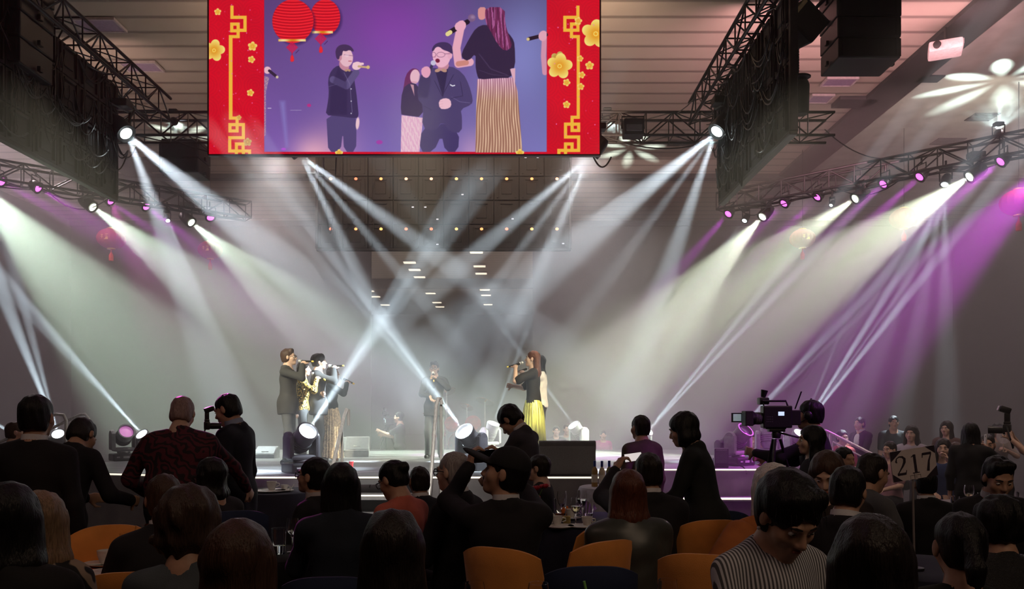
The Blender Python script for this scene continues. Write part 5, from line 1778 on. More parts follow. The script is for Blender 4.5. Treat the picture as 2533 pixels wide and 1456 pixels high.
for x, y, r, a, dm in ((100, 430, 92, .2, 1), (430, 395, 40, .1, 1), (421, 508, 31, .3, 1), (412, 793, 31, .2, 1), (388, 1215, 36, 0, .8), (314, 1005, 22, .2, .9), (132, 100, 30, 0, 1), (1172, 1312, 34, 0, 1)):
    flower(*r2([(x, y)])[0], r / 3.466, a, dm)
for x, y, r, a, dm in ((1320, 505, 66, .3, .78), (1640, 288, 120, .1, 1), (1330, 565, 108, .15, 1), (1490, 178, 33, .2, 1), (1587, 560, 37, 0, 1), (1520, 640, 30, .3, 1), (1512, 740, 30, .1, 1), (1390, 705, 32, .4, 1), (1390, 895, 32, .1, 1), (1507, 500, 27, .2, 1), (990, 1312, 36, 0, 1)):
    flower(*r3([(x, y)])[0], r / 3.466, a, dm)
for k in range(70):
    x = rs_.choice((rs_.uniform(520, 648), rs_.uniform(1356, 1480)))
    y = rs_.uniform(-10, 372)
    put(ell_m(x, y, 1.6, 1.6, .6) * rs_.uniform(.3, .9), (240, 130, 200))
fin = img.reshape(PH // SS, SS, PW // SS, SS, 3).mean((1, 3))
hi_ = np.ones((PH // SS, PW // SS, 4), np.float32)
hi_[..., :3] = np.clip(fin, 0, 1)
pic = bpy.data.images.new('relayed_picture', PW // SS, PH // SS, float_buffer=False)
pic.colorspace_settings.name = 'sRGB'
pic.pixels.foreach_set(hi_[::-1].ravel())
pic.update()
pic.pack()
mp_ = bpy.data.materials.new('led_picture')
mp_.use_nodes = True
nt = mp_.node_tree
bs = nt.nodes['Principled BSDF']
ti = nt.nodes.new('ShaderNodeTexImage')
ti.image = pic
bs.inputs['Base Color'].default_value = (.01, .01, .01, 1)
bs.inputs['Roughness'].default_value = .6
nt.links.new(ti.outputs['Color'], bs.inputs['Emission Color'])
bs.inputs['Emission Strength'].default_value = .97
mp_.cycles.emission_sampling = 'NONE'
SD = 10.8
a, b = P(SX0, SY1, SD), P(SX1, SY0, SD)
scr = thing('led_screen', 'huge LED screen showing singers between red panels with gold fretwork and flowers', 'LED screen', ((a.x + b.x) / 2, SD, a.z))
wd, hg = b.x - a.x, b.z - a.z
me = bpy.data.meshes.new('display')
me.from_pydata([(-wd / 2, 0, 0), (wd / 2, 0, 0), (wd / 2, 0, hg), (-wd / 2, 0, hg)], [], [(0, 1, 2, 3)])
uv = me.uv_layers.new()
for i, q in enumerate(((0, 0), (1, 0), (1, 1), (0, 1))):
    uv.data[i].uv = q
me.materials.append(mp_)
o = bpy.data.objects.new('display', me)
C.objects.link(o)
o.parent = scr
m_ = MB()
for i in range(10):
    for j in range(4):
        m_.box((-wd / 2 + wd * (i + .5) / 10, .07, hg * (j + .5) / 4), (wd / 10 - .01, .12, hg / 4 - .01), bev=.01)
m_.build('panel_backing', BLACK, scr)
MB().box((0, .03, -.012), (wd + .03, .08, .02)).box((-wd / 2 - .01, .03, hg / 2), (.02, .08, hg)).box((wd / 2 + .01, .03, hg / 2), (.02, .08, hg)).build('screen_frame', mat('screen_rim', (.05, .01, .015), .5), scr)
for q in (-.4, 0, .4):
    MB().tube([(q * wd, .1, hg), (q * wd, .1, 8.98 - a.z)], .02, 6).build('hanging_wire', METAL, scr)
# ---------------------------------------------------------------- singers on the stage
GSUIT = cloth('charcoal_suit', (.042, .042, .044))
GTROU = cloth('charcoal_trousers', (.075, .076, .078))
SEQ = mat('gold_sequins', (.5, .34, .1), .3, .6, var=.95, scale=48, bump=.9, bscale=90, hard=.05)
GSK = mat('gold_pleats', (.86, .74, .16), .32, .3, var=.5, scale=9, stretch=(4, 4, .25), bump=.3)
PSK = mat('gold_pink_sequin_skirt', (.85, .64, .45), .35, .25, var=.25, scale=30, hard=.1, bump=.6, bscale=110)
BTEE = cloth('black_knit', (.02, .018, .018))


def sing(*a, mic=None, **k):
    r, W, G, arms, T = person(*a, floor=DZ, pose='stand', h=.008, **k)
    if mic:
        lb, q, white = mic
        tip = W(G(q * .0, .125, -.078))
        arm = next(x for x in arms if x[0] == q)
        wr = W(arm[3])
        hm = wr + (W(G(q * .03, .17, -.1)) - wr) * .62
        tl = mic_tail(tip, hm)
        microphone(lb, tip, tl, white)
    return r, W, G, arms


def mic_tail(tip, hm):
    u = (hm - tip).normalized()
    return tip + u * .26


def msing(label, px, top, d, yaw, hand_at, miclabel, tail_dir, white=False, q=1, **k):
    """a singer with one hand closed round a microphone held level in front of the mouth"""
    side_ = 'Rr' if q == 1 else 'L'
    other = k.pop('other', 'side')
    hx, hy_, hz_ = hand_at
    kw = {side_: ((hx, hy_, hz_), (q * .35, 1, -.45), (-q * .75, .15, .6), 1.5), ('L' if q == 1 else 'Rr'): other}
    r, W, G, arms, T = person(label, px, top, d, yaw, floor=DZ, pose='stand', h=.008, **{**kw, **k})
    arm = next(x for x in arms if x[0] == q)
    tip = W(G(0, .13, -.072))
    grip = W(arm[3] + Vector((-q * .06, .02, .05)))
    u = (grip - tip).normalized()
    microphone(miclabel, tip, tip + u * .27, white)
    return r


msing('young man in a charcoal suit with glasses singing in profile, leftmost on stage', 715, 862, 12.25, -88, (.10, .235, 1.50), 'microphone with a yellow tail held level by the leftmost singer', None, hair=('side', 'brown'), face=True, glasses=1., topw=('jacket', GSUIT), bottom=('trousers', GTROU), skin='fair', q=1, other='side', hp=-6, fat=.93, shirt=BTEE, coll=False)
msing('woman in a glittering gold sequin top between two singing men', 752, 893, 12.75, -80, (.12, .25, 1.43), 'microphone with yellow tail held by the gold sequin singer', None, hair=('back', 'dark', .3), face=True, topw=('sequin', SEQ), bottom=('trousers', GTROU), skin='fair', q=1, other=((-.05, .3, 1.18), None, None, .9), fat=.86, wide=.88)
msing('man with wavy dark hair in a black suit, singing behind the gold sequin woman', 790, 875, 12.95, -78, (.10, .25, 1.5), 'pale microphone raised level by the wavy-haired man', None, True, hair=('mop', 'dark'), face=True, topw=('jacket', GSUIT), bottom=('trousers', GTROU), skin='fair', q=1, other='side', hp=-4, fat=.95, shirt=BTEE, coll=False)
msing('woman in a dark blouse and shimmering gold-pink skirt, rightmost of the left group', 824, 905, 13.3, -75, (.12, .27, 1.42), 'microphone tilted down in the hand of the shimmering skirt singer', None, hair=('back', 'brown', .3), face=True, topw=('blouse', cloth('dark_green_blouse', (.025, .03, .028))), bottom=('skirt', PSK), skin='fair', q=1, other='side', fat=.85, wide=.88, hem=.02)
msing('man with glasses in a dark suit singing alone at the middle of the stage', 1074, 893, 14.1, 176, (-.08, .22, 1.42), 'pale microphone held upright by the middle singer', None, True, hair=('side', 'brown'), face=True, glasses=1.1, topw=('jacket', GSUIT), bottom=('trousers', GTROU), skin='fair', q=-1, other=((.02, .34, 1.1), (1, -.3, -.6), (-.3, .3, -.8), 1.1), mouth=True, step=.04, tie='bow', shirt=BTEE, coll=False)
msing('woman in a black top and long pleated gold skirt singing in profile', 1317, 867, 12.5, 82, (-.10, .26, 1.47), 'black microphone with a yellow tail held up by the gold skirt woman', None, hair=('back', 'auburn', .36), face=True, topw=('half', BTEE), bottom=('skirt', GSK), skin='fair', q=-1, other=((.05, .34, 1.2), (1, -.3, -.6), None, .9), fat=.86, wide=.88, hp=-8, hem=-.02, earring=True)
msing('singer mostly hidden behind the gold skirt woman, dark hair and pale sleeve', 1332, 878, 13.0, 78, (-.1, .28, 1.44), 'microphone held by the singer behind the gold skirt woman', None, hair=('wavy', 'black', .3), face=True, topw=('half', cloth('cream_top', (.75, .68, .6))), bottom=('trousers', GSUIT), skin='fair', q=-1, other='side', fat=.9, wide=.9)
HANDS = {}
# ---------------------------------------------------------------- people on the hall floor
NAVY = cloth('navy_suit', (.014, .015, .024))
BURG = stripes('burgundy_print', (.018, .008, .012), (.10, .014, .026), 7, 'DIAGONAL', .8, dist=22.)
BROWNJ = cloth('olive_jacket', (.09, .07, .05))
GREYJ = cloth('grey_blue_jacket', (.07, .085, .1))
SATIN = cloth('grey_green_satin', (.06, .065, .06), .35, bump=.05)
RUST = cloth('rust_shawl', (.42, .13, .03), .8)
CORAL = cloth('coral_blouse', (.55, .13, .09))
STRIPE = stripes('striped_shirt', (.09, .09, .1), (.62, .62, .66), 26, 'X', .8)
BLUED = cloth('blue_dress', (.03, .05, .14))
DARKT = cloth('dark_tee', (.02, .02, .024))
PRINT = stripes('leaf_print', (.01, .01, .012), (.3, .22, .16), 5, 'DIAGONAL', .8, dist=14.)
BLAZER = cloth('grey_violet_blazer', (.05, .045, .055))


def Q(label, *a, **k):
    o = person(label, *a, **k)
    HANDS[label.split(' ')[0] + label[-14:]] = [o[1](x[3] + (x[3] - x[2]).normalized() * .08) for x in o[3]]
    return o


# standing, left
Q('man in a black suit standing with his back turned, white collar showing, at the left', 92, 975, 4.9, 4, 'stand', 'tan', ('short', 'black'), L='side', Rr='side', wide=1.12, headscale=1.1)
Q('guest in black bowing the head beside the standing man at the left', 205, 1038, 5.6, -18, 'stand', 'tan', ('short', 'dark'), lean=22, side=-7, hp=38, hr=-14, L=((-.2, .45, 1.05),), Rr=((.2, .45, 1.05),), coll=False)
Q('big grey-haired man in a burgundy print shirt seen from behind', 452, 978, 6.0, 6, 'stand', 'fair', ('crop', 'greypink'), topw=('blouse', BURG), lean=12, hp=18, wide=1.22, fat=1.2, L=((-.28, .3, 1.0),), Rr=((.42, .45, .98), (1, -.2, -.3)))
Q('man in a dark suit standing in profile facing the burgundy shirt man', 562, 972, 6.6, 80, 'stand', 'tan', ('crop', 'black'), face=True, hp=20, topw=('jacket', NAVY), shirt=cloth('blue_shirt', (.3, .36, .5)), L='side', Rr='side', wide=1.05)
Q('pink-lit person with headphones holding up a phone by the left handrails', 40, 1042, 8.6, -60, 'stand', 'fair', ('short', 'brown'), face=True, topw=('tee', cloth('pink_tee', (.5, .14, .2))), L=((-.33, .17, 1.62), (-1, 0, -1), (0, .1, 1), 1.1), Rr='side')
# seated, left and middle
Q('dark silhouette of a seated person cut off by the frame edge at the left', 25, 1190, 2.7, 10, 'sit', 'tan', ('long', 'black', .25), topw=('blouse', cloth('black_blouse', (.01, .01, .011))), h=.008)
Q('seated woman with light brown hair and a printed blouse at the left', 100, 1213, 3.1, 20, 'sit', 'fair', ('bob', 'blonde', .26), topw=('blouse', PRINT), h=.008, wide=.85, fat=.9, Rr='side')
Q('seated man with close dark brown hair in a dark jacket at the orange table', 405, 1170, 3.9, 30, 'sit', 'tan', ('short', 'brown'), wide=1.08, lean=6, L='table')
Q('seated dark-haired woman with glasses in profile before the burgundy shirt man', 520, 1130, 5.3, 62, 'sit', 'tan', ('bob', 'black', .22), face=True, glasses=1., topw=('half', cloth('dark_top', (.02, .017, .02))))
Q('seated person with a thick mop of reddish brown hair in a grey-blue jacket', 468, 1205, 2.95, 8, 'sit', 'tan', ('curly', 'curly_brown', .1), topw=('blouse', GREYJ), headscale=1.06, h=.008)
Q('seated person with long dark brown hair nearest the camera at the lower left', 592, 1285, 2.25, 4, 'sit', 'tan', ('wavy', 'brown', .3), topw=('blouse', cloth('black_knit_top', (.012, .011, .012))), h=.008)
Q('seated bearded man in glasses, white shirt and tie looking to the left', 775, 1130, 5.6, 72, 'sit', 'tan', ('short', 'black'), face=True, glasses=1.5, hp=-8, tie='long', shirt=cloth('pale_shirt', (.55, .5, .52)), L='lap', headscale=1.12)
Q('seated woman with long straight black hair in a dark blue blouse', 843, 1142, 4.35, 16, 'sit', 'tan', ('long', 'black', .52), topw=('blouse', cloth('dark_blue_blouse', (.012, .018, .03))), L='table')
Q('seated woman with a black bun and glasses in a coral blouse', 972, 1137, 5.1, 58, 'sit', 'tan', ('bun', 'black'), face=True, glasses=1.2, hp=22, topw=('half', CORAL))
Q('seated balding man behind the woman with the bun', 1036, 1150, 6.0, 30, 'sit', 'brown', ('crop', 'dark'), topw=('jacket', NAVY))
Q('seated grey-haired man with black glasses in a dark suit', 1120, 1113, 4.95, 60, 'sit', 'fair', ('crop', 'grey'), face=True, glasses=1.6, L='lap', wide=1.05)
Q('seated person in a black cap filming with a raised phone', 1250, 1108, 4.4, 8, 'sit', 'tan', ('short', 'black'), hy=70, hp=-14, cap=cloth('black_cap', (.012, .012, .014)), wide=1.1, L=((-.16, .36, 1.27), (-1, 0, -1), (.2, .1, 1), 1.1), Rr=((.02, .40, 1.27), (1, 0, -1), (-.1, .1, 1), 1.1), headscale=1.08)
Q('stooping guest in a violet-grey blazer with the head bowed before the stage', 1262, 1003, 7.6, 62, 'stand', 'tan', ('short', 'black'), face=True, topw=('jacket', BLAZER), lean=9, hp=48, L=((-.1, .42, 1.0),), Rr=((.14, .42, 1.0),), wide=1.0, headscale=1.16)
Q('seated short-haired woman with glasses in profile below the grey monitor box', 1331, 1122, 6.9, 74, 'sit', 'fair', ('short', 'dark'), face=True, glasses=1.3, topw=('blouse', cloth('black_cardigan', (.013, .012, .014))))
Q('seated person with long hair filling the bottom middle of the view', 972, 1260, 2.5, 2, 'sit', 'tan', ('wavy', 'dark', .34), topw=('blouse', cloth('black_dress', (.01, .01, .012))), h=.008)
# right of the middle
Q('seated woman with reddish brown shoulder-length hair in a grey satin blouse', 1552, 1160, 4.4, 6, 'sit', 'fair', ('bob', 'auburn', .27), topw=('blouse', SATIN), wide=1.12, fat=1.15, h=.008)
Q('seated man with thinning hair raising a phone with a bright screen', 1602, 1115, 5.0, 12, 'sit', 'tan', ('crop', 'dark'), wide=1.1, L=((-.07, .42, 1.23), (-1, 0, -.8), (.5, .1, .8), 1.1), Rr='lap')
Q('person in an olive jacket with a smooth dark cap of hair, standing by the bottles', 1583, 1025, 7.4, 28, 'stand', 'tan', ('short', 'dark'), topw=('blouse', BROWNJ), L='side', Rr='side')
Q('woman with a dark bob in a long black coat leaning to the left', 1690, 1018, 5.7, 66, 'stand', 'fair', ('bob', 'black', .13), face=True, topw=('jacket', cloth('black_coat', (.012, .014, .014))), lean=12, hp=16, L=((-.1, .4, 1.0),), Rr='side', coll=False, hem=-.4, shirt=cloth('dark_shirt', (.02, .02, .02)))
yo = Q('camera operator in black with a headset working the broadcast camera', 2002, 988, 6.85, 62, 'stand', 'tan', ('short', 'black'), topw=('blouse', cloth('crew_black', (.016, .014, .02))), L=((-.12, .52, 1.28), (-1, 0, -1)), Rr=((.18, .48, 1.22), (1, 0, -1)), lean=6)
Q('woman with a bright profile and long dark hair by the broadcast camera', 2006, 1050, 6.0, 80, 'stand', 'fair', ('long', 'black', .25), face=True, topw=('blouse', cloth('black_blouse_scarf', (.014, .013, .015))), L='side', Rr='side')
r_, W_, G_, _, T_ = Q('seated person with a sleek silver bob wearing a rust shawl', 1908, 1145, 4.5, 8, 'sit', 'fair', ('bob', 'silver', .26), topw=('blouse', RUST), wide=1.15, fat=1.15, headscale=1.18)
sh_ = Soft(.014)
sh_.noise = folds(77, .012, 18)
for a_, b_ in (((-.24, -.06, .46), (-.5, -.16, .2)), ((-.5, -.16, .2), (-.58, -.14, -.2)), ((-.2, -.1, .42), (-.32, -.2, -.2)), ((0, -.12, .45), (-.05, -.2, -.15)), ((-.28, -.12, .32), (-.45, -.2, -.2)), ((-.15, -.14, .3), (-.2, -.21, -.2))):
    sh_.cap(T_ @ Vector(a_), T_ @ Vector(b_), .075, .07, .09)
soft_obj('shawl', sh_, RUST, r_)
Q('young person in a striped shirt looking down, seated near the camera', 1950, 1180, 2.9, 196, 'sit', 'tan', ('mop', 'black'), face=True, hp=34, topw=('blouse', STRIPE), h=.008, L='lap', Rr='lap', headscale=1.12, earring=True)
Q('seated woman with long brown hair turned half towards the camera', 2046, 1116, 4.7, 150, 'sit', 'fair', ('long', 'brown', .3), face=True, hp=24, topw=('blouse', cloth('brown_top', (.03, .02, .018))))
Q('seated black-haired man in a suit seen from behind in front of the brown-haired woman', 2098, 1150, 4.0, -38, 'sit', 'tan', ('short', 'black'), hp=10)
Q('seated man with a fade haircut in profile facing the table number', 2160, 1118, 5.2, -72, 'sit', 'tan', ('crop', 'dark'), face=True, hp=18, topw=('tee', cloth('grey_tee', (.1, .1, .11))))
Q('seated man in a dark suit with his back turned behind the table number', 2288, 1158, 6.0, -6, 'sit', 'brown', ('short', 'black'), wide=1.15)
Q('man with neat black hair in a suit looking down, facing the camera at the right', 2470, 1130, 5.0, 172, 'sit', 'tan', ('side', 'black'), face=True, hp=22)
Q('seated person with brown-tinted long hair at the lower right edge of the striped shirt', 2150, 1268, 2.05, -4, 'sit', 'tan', ('long', 'dark', .3), topw=('blouse', cloth('plum_black_top', (.016, .011, .013))), h=.008)
Q('seated person with a loose dark ponytail at the lower right', 2372, 1262, 2.95, -10, 'sit', 'tan', ('tail', 'black', .22), topw=('blouse', cloth('black_green_top', (.01, .013, .011))), h=.008, headscale=1.15)
Q('seated person with short curly black hair in the bottom right corner', 2470, 1228, 3.6, -8, 'sit', 'tan', ('curly', 'black', .06), topw=('blouse', cloth('sparkle_black', (.02, .02, .022), .3, bump=.6)), headscale=1.05)
Q('seated person low behind the brown-haired woman, dark hair against the rail', 2090, 1104, 7.6, 200, 'sit', 'tan', ('short', 'black'), topw=('tee', DARKT))
# the far right of the floor, in the haze
FARL = 'guests standing and sitting beyond the stage'
Q('standing man with a white badge clasping his hands in the haze', 2126, 1030, 13.2, 118, 'stand', 'fair', ('short', 'dark'), face=True, L=((-.05, .3, 1.2),), Rr=((.05, .3, 1.2),), group=FARL, h=.011)
Q('standing man in a dark t-shirt in the haze near the badge man', 2211, 1027, 13.0, 165, 'stand', 'tan', ('short', 'black'), face=True, topw=('tee', DARKT), L='side', Rr='side', group=FARL, h=.011)
Q('woman with long dark hair and one pale sleeve in the haze', 2254, 1050, 12.4, 140, 'sit', 'fair', ('long', 'dark', .25), face=True, topw=('blouse', cloth('grey_white_blouse', (.4, .38, .4))), group=FARL, L='side', Rr='side', h=.011)
Q('woman with long wavy dark hair and bare shoulders in the haze', 2341, 1040, 11.6, 130, 'stand', 'fair', ('wavy', 'dark', .35), face=True, topw=('half', cloth('brown_wrap', (.1, .05, .04))), group=FARL, L='side', Rr='side', h=.011)
Q('seated woman in a navy dress resting her chin beyond the table number', 2333, 1083, 9.8, 150, 'sit', 'fair', ('long', 'dark', .3), face=True, topw=('tee', BLUED), L=((-.06, .26, 1.1), (-1, .3, -.5), (.3, .1, .8), 1.), group=FARL, h=.011)
Q('woman with very long black hair passing by with a white phone', 2402, 1044, 8.6, -40, 'stand', 'tan', ('long', 'black', .55), topw=('blouse', cloth('black_long_coat', (.012, .011, .013))), L='side', Rr=((.12, .42, 1.4), (1, 0, -1)), group=FARL)
Q('man in a dark jacket with an orange-lit face beyond the passing woman', 2442, 1072, 9.4, 150, 'sit', 'tan', ('crop', 'dark'), face=True, group=FARL, L='side', Rr='side', h=.011)
Q('woman with a pale round face holding a white fan in the haze', 2468, 1046, 11.8, 165, 'stand', 'fair', ('bob', 'black', .16), face=True, topw=('half', cloth('beige_vest', (.35, .3, .27))), L=((-.06, .3, 1.28), (-1, 0, -1)), Rr='side', group=FARL, h=.011)
Q('photographer in a navy dress with a raised camera at the right frame edge', 2594, 1040, 8.5, 60, 'stand', 'fair', ('bob', 'black', .2), topw=('half', BLUED), bottom=('skirt', BLUED), L=((-.2, .42, 1.52), (-1, 0, -1), (.2, .3, 1), .8), Rr=((.0, .4, 1.55),), group=FARL)
Q('dark-haired person in red sitting behind the sloping rail in the haze', 2084, 1062, 12.9, 190, 'sit', 'fair', ('short', 'black'), topw=('tee', cloth('red_tee', (.4, .05, .05))), group=FARL, h=.011)
Q('seated guest low between the navy dress woman and the passing woman', 2364, 1092, 9.9, 140, 'sit', 'fair', ('short', 'brown'), face=True, topw=('tee', DARKT), group=FARL, h=.011)
Q('pale seated guest lit pink beside the table number in the haze', 2200, 1090, 10.6, 120, 'sit', 'fair', ('short', 'dark'), face=True, topw=('tee', cloth('pink_white_tee', (.45, .25, .28))), group=FARL, h=.011)
# beyond the stage
CREWL = 'crew and guests beyond the stage'
Q('cameraman in dark crew clothes in the haze behind the stage', 986, 1018, 17.4, 95, 'stand', 'fair', ('short', 'black'), face=True, topw=('tee', cloth('crew_shirt', (.05, .045, .05))), L=((-.05, .45, 1.3),), Rr=((.1, .4, 1.2),), group=CREWL, h=.011)
Q('guest in the haze just left of the far thin-beam lamp', 1376, 1052, 18.4, 185, 'sit', 'fair', ('short', 'dark'), face=True, topw=('tee', DARKT), L='side', Rr='side', group=CREWL, h=.011)
Q('pale guest in the haze beside another, left of the far thin-beam lamp', 1402, 1048, 19.0, 175, 'sit', 'fair', ('short', 'brown'), face=True, topw=('tee', cloth('pale_tee', (.35, .33, .33))), L='side', Rr='side', group=CREWL, h=.011)
Q('dim seated guest between the two grey moving heads by the broadcast camera', 1866, 1070, 13.6, 160, 'sit', 'tan', ('short', 'black'), face=True, topw=('tee', DARKT), L='side', Rr='side', group=CREWL, h=.011, tall=1)
Q('second dim guest close behind the grey moving heads by the broadcast camera', 1884, 1072, 14.4, 200, 'sit', 'tan', ('long', 'black', .2), face=True, topw=('tee', DARKT), L='side', Rr='side', group=CREWL, h=.011)
Q('guest lit pink in the haze beyond the stage near the bottles', 1492, 1064, 19.0, 180, 'sit', 'fair', ('short', 'dark'), topw=('tee', cloth('magenta_tee', (.5, .05, .25))), L='side', Rr='side', group=CREWL, h=.011)
# headset of the operator
r_, W_, G_, _, _ = yo
hd = MB().tube([G_(-.09, 0, 0), G_(-.088, -.01, .08), G_(0, -.015, .135), G_(.088, -.01, .08), G_(.09, 0, 0)], .009, 8)
for q in (-1, 1):
    hd.ball(G_(q * .092, -.002, -.005), (.02, .036, .04), 12)
hd.tube([G_(-.1, .01, -.03), G_(-.085, .08, -.08), G_(-.03, .115, -.08)], .004, 6).ball(G_(-.03, .116, -.08), .009, 8)
hd.build('headset', PLASTIC, r_, True)
# ---------------------------------------------------------------- chairs
ORANGE = mat('orange_velvet', (.78, .3, .06), .8, var=.12, scale=6, bump=.1, bscale=200, sheen=.3)
NAVYV = mat('navy_velvet', (.02, .03, .075), .85, var=.12, scale=6, bump=.1, bscale=200)
NAVYC = mat('navy_cloth', (.018, .018, .04), .8, var=.1, bump=.12, bscale=220)
ORNC = mat('orange_cloth', (.8, .2, .03), .75, var=.1, bump=.12, bscale=220)


def make_chair(label, m, loc, rz, s=1.):
    """a padded shell chair; the sitter faces local +Y"""
    t = thing('banquet_chair', label, 'chair', loc, rz=rz, group='padded banquet chairs', scale=s)
    nu, nv = 18, 12
    vs, fs = [], []
    for side in (0, 1):
        for j in range(nv):
            v = j / (nv - 1)
            for i in range(nu):
                u = -1 + 2 * i / (nu - 1)
                w_ = .235 - .02 * v
                top = .95 - .05 * abs(u) ** 3
                z = .44 + (top - .44) * v
                edge = max(0, abs(u) - .9) * 3
                th = (.022 * (1 - abs(u) ** 6)) * (1 - max(0, v - .9) * 8) + .006
                y = -.24 + .15 * abs(u) ** 2.2 * (1 - .55 * v) - .05 * v
                vs.append((u * w_, y + (th if side else -th), z))
    n = nu * nv
    for side in (0, 1):
        for j in range(nv - 1):
            for i in range(nu - 1):
                a = side * n + j * nu + i
                f = (a, a + 1, a + nu + 1, a + nu)
                fs.append(f if not side else f[::-1])
    for j in range(nv - 1):
        for i in (0, nu - 1):
            a = j * nu + i
            f = (a, a + nu, n + a + nu, n + a)
            fs.append(f if i == 0 else f[::-1])
    for i in range(nu - 1):
        for j in (0, nv - 1):
            a = j * nu + i
            f = (a, n + a, n + a + 1, a + 1)
            fs.append(f if j == 0 else f[::-1])
    MB().add(vs, fs).build('backrest', m, t, True)
    MB().box((0, .0, .435), (.47, .46, .09), bev=.04).build('seat', m, t, True)
    for x, y in ((-.19, -.19), (.19, -.19), (-.19, .19), (.19, .19)):
        MB().tube([(x * .9, y * .9, .4), (x * 1.08, y * 1.08, 0)], [.017, .012], 8).build('leg', BLACK, t, True)
    return t


def chair(label, px, top, d, yaw, m, wd=1.):
    z = CZ - (top - HY) * d / F
    s = min(1.12, max(.9, z / .95))
    off = Matrix.Rotation(R(yaw), 3, 'Z') @ Vector((0, -.27 * s, 0))
    return make_chair(label, m, (XZ(px, d) - off.x, d - off.y, 0), R(yaw), s)


chair('orange chair facing the view behind the orange table', 276, 1298, 4.75, 196, ORANGE)
chair('orange chair low at the bottom edge under the grey-blue jacket', 322, 1412, 3.35, 12, ORANGE)
chair('orange chair with its back to the view below the black cap', 1228, 1352, 3.95, -28, ORANGE)
chair('orange chair seen edge-on between the black cap and the navy table', 1304, 1310, 4.85, 62, ORANGE)
chair('orange chair with the satin blouse woman in front of the navy table', 1508, 1335, 4.15, 34, ORANGE)
chair('sliver of an orange chair at the right end of the navy table', 1462, 1318, 5.4, 70, ORANGE)
chair('orange chair lowest and nearest at the right of the middle', 1740, 1368, 3.75, -18, ORANGE)
chair('orange chair draped by the rust shawl of the silver-haired person', 1768, 1284, 4.95, 10, ORANGE)
chair('dark blue chair at the bottom middle with the green straw before it', 1466, 1398, 3.6, 2, NAVYV)
chair('dark blue chair low between the black-haired woman and the bottom middle person', 812, 1424, 3.5, 6, NAVYV)
chair('dark blue chair beyond the silver-haired person near the stage skirt', 1790, 1262, 6.3, -12, NAVYV)
chair('dark blue chair top beside the white strap of the woman in profile', 574, 1262, 4.9, 30, NAVYV)


# ---------------------------------------------------------------- tables
def table(label, cl_label, x, y, r, m, z=.75):
    t = thing('round_table', label, 'table', (x, y, 0), group='round banquet tables')
    MB().lathe([(0, z - .03), (r - .01, z - .03), (r, z - .025), (r, z - .006), (0, z - .006)], (0, 0, 0), 40).build('tabletop', BLACK, t, True)
    MB().lathe([(.05, .04), (.05, z - .03)], (0, 0, 0), 14).build('pedestal', METAL, t, True)
    MB().lathe([(.3, 0), (.3, .02), (.06, .05)], (0, 0, 0), 24).build('base', METAL, t, True)
    prof = [(0, z), (r * .6, z), (r * .985, z), (r + .012, z - .008), (r + .03, z - .06), (r + .045, z - .25), (r + .055, z - .5), (r + .06, .03)]
    c = tag(MB().lathe(prof, (x, y, 0), 96, fn=lambda a, j: 1 + (0 if j < 4 else .012 * (j - 3)) * math.sin(a * 13 + math.sin(a * 3))).build('tablecloth', m, None, True), cl_label, 'tablecloth', 'floor-length round tablecloths')
    return t


table('round table at the lower left under the orange cloth', 'orange tablecloth at the lower left', -2.45, 4.12, .58, ORNC)
table('round table in the middle under the long navy cloth', 'navy tablecloth on the glass-laden middle table', .66, 6.5, .58, NAVYC)
table('small round table before the left stage skirt with pink-lit cups', 'dark tablecloth under the pink-lit cups', -2.62, 9.0, .42, NAVYC)
table('round table at the right under the glasses beside the passing woman', 'pale tablecloth under the right glasses', 4.42, 7.45, .62, mat('pale_cloth', (.3, .28, .3), .8, bump=.1, bscale=220))
table('round table nearest the camera with three wine glasses', 'dark navy tablecloth on the nearest table', .22, 3.06, .5, NAVYC)
table('small round table by the bearded man holding a wine glass', 'black tablecloth by the bearded man', -1.5, 5.0, .3, cloth('black_cloth', (.012, .012, .014)))
table('round table under the number sign at the right', 'dark tablecloth under the number sign', 2.35, 4.55, .42, NAVYC)
table('small bar table holding three bottles before the stage', 'violet-lit white tablecloth under the bottles', 1.15, 9.5, .34, mat('white_cloth', (.5, .48, .55), .8, bump=.1, bscale=220))
TZ = .752


def on(px, d, z=TZ):
    return (XZ(px, d), d, z)


WINE = mat('white_wine', (.95, .85, .5), .05, var=0, trans=.9, ior=1.33)
WATER = mat('water', (.95, .97, 1), .02, var=0, trans=1., ior=1.33)


def wine_glass(label, loc, s=1., fill=WINE, fh=.4):
    t = thing('wine_glass', label, 'wine glass', loc, group='stemmed wine glasses', scale=s)
    prof = [(.0, .0), (.034, .0), (.034, .003), (.008, .008), (.0045, .02), (.0045, .085), (.012, .095), (.03, .115), (.038, .14), (.038, .165), (.032, .2), (.0308, .2), (.0366, .165), (.0366, .14), (.029, .117), (.01, .098), (0, .096)]
    MB().lathe(prof, (0, 0, 0), 24).build('glass_bowl', GLASS, t, True)
    if fill is not None:
        zt = .1 + .085 * fh
        pr = [(0, .0985), (.01, .1), (.0275, .1185)]
        if zt > .14:
            pr += [(.0355, .14), (.0355, zt)]
        else:
            pr += [(.0275 + .008 * (zt - .1185) / .0215, zt)]
        MB().lathe(pr + [(0, zt)], (0, 0, 0), 20).build('drink', fill, t, True)
    return t


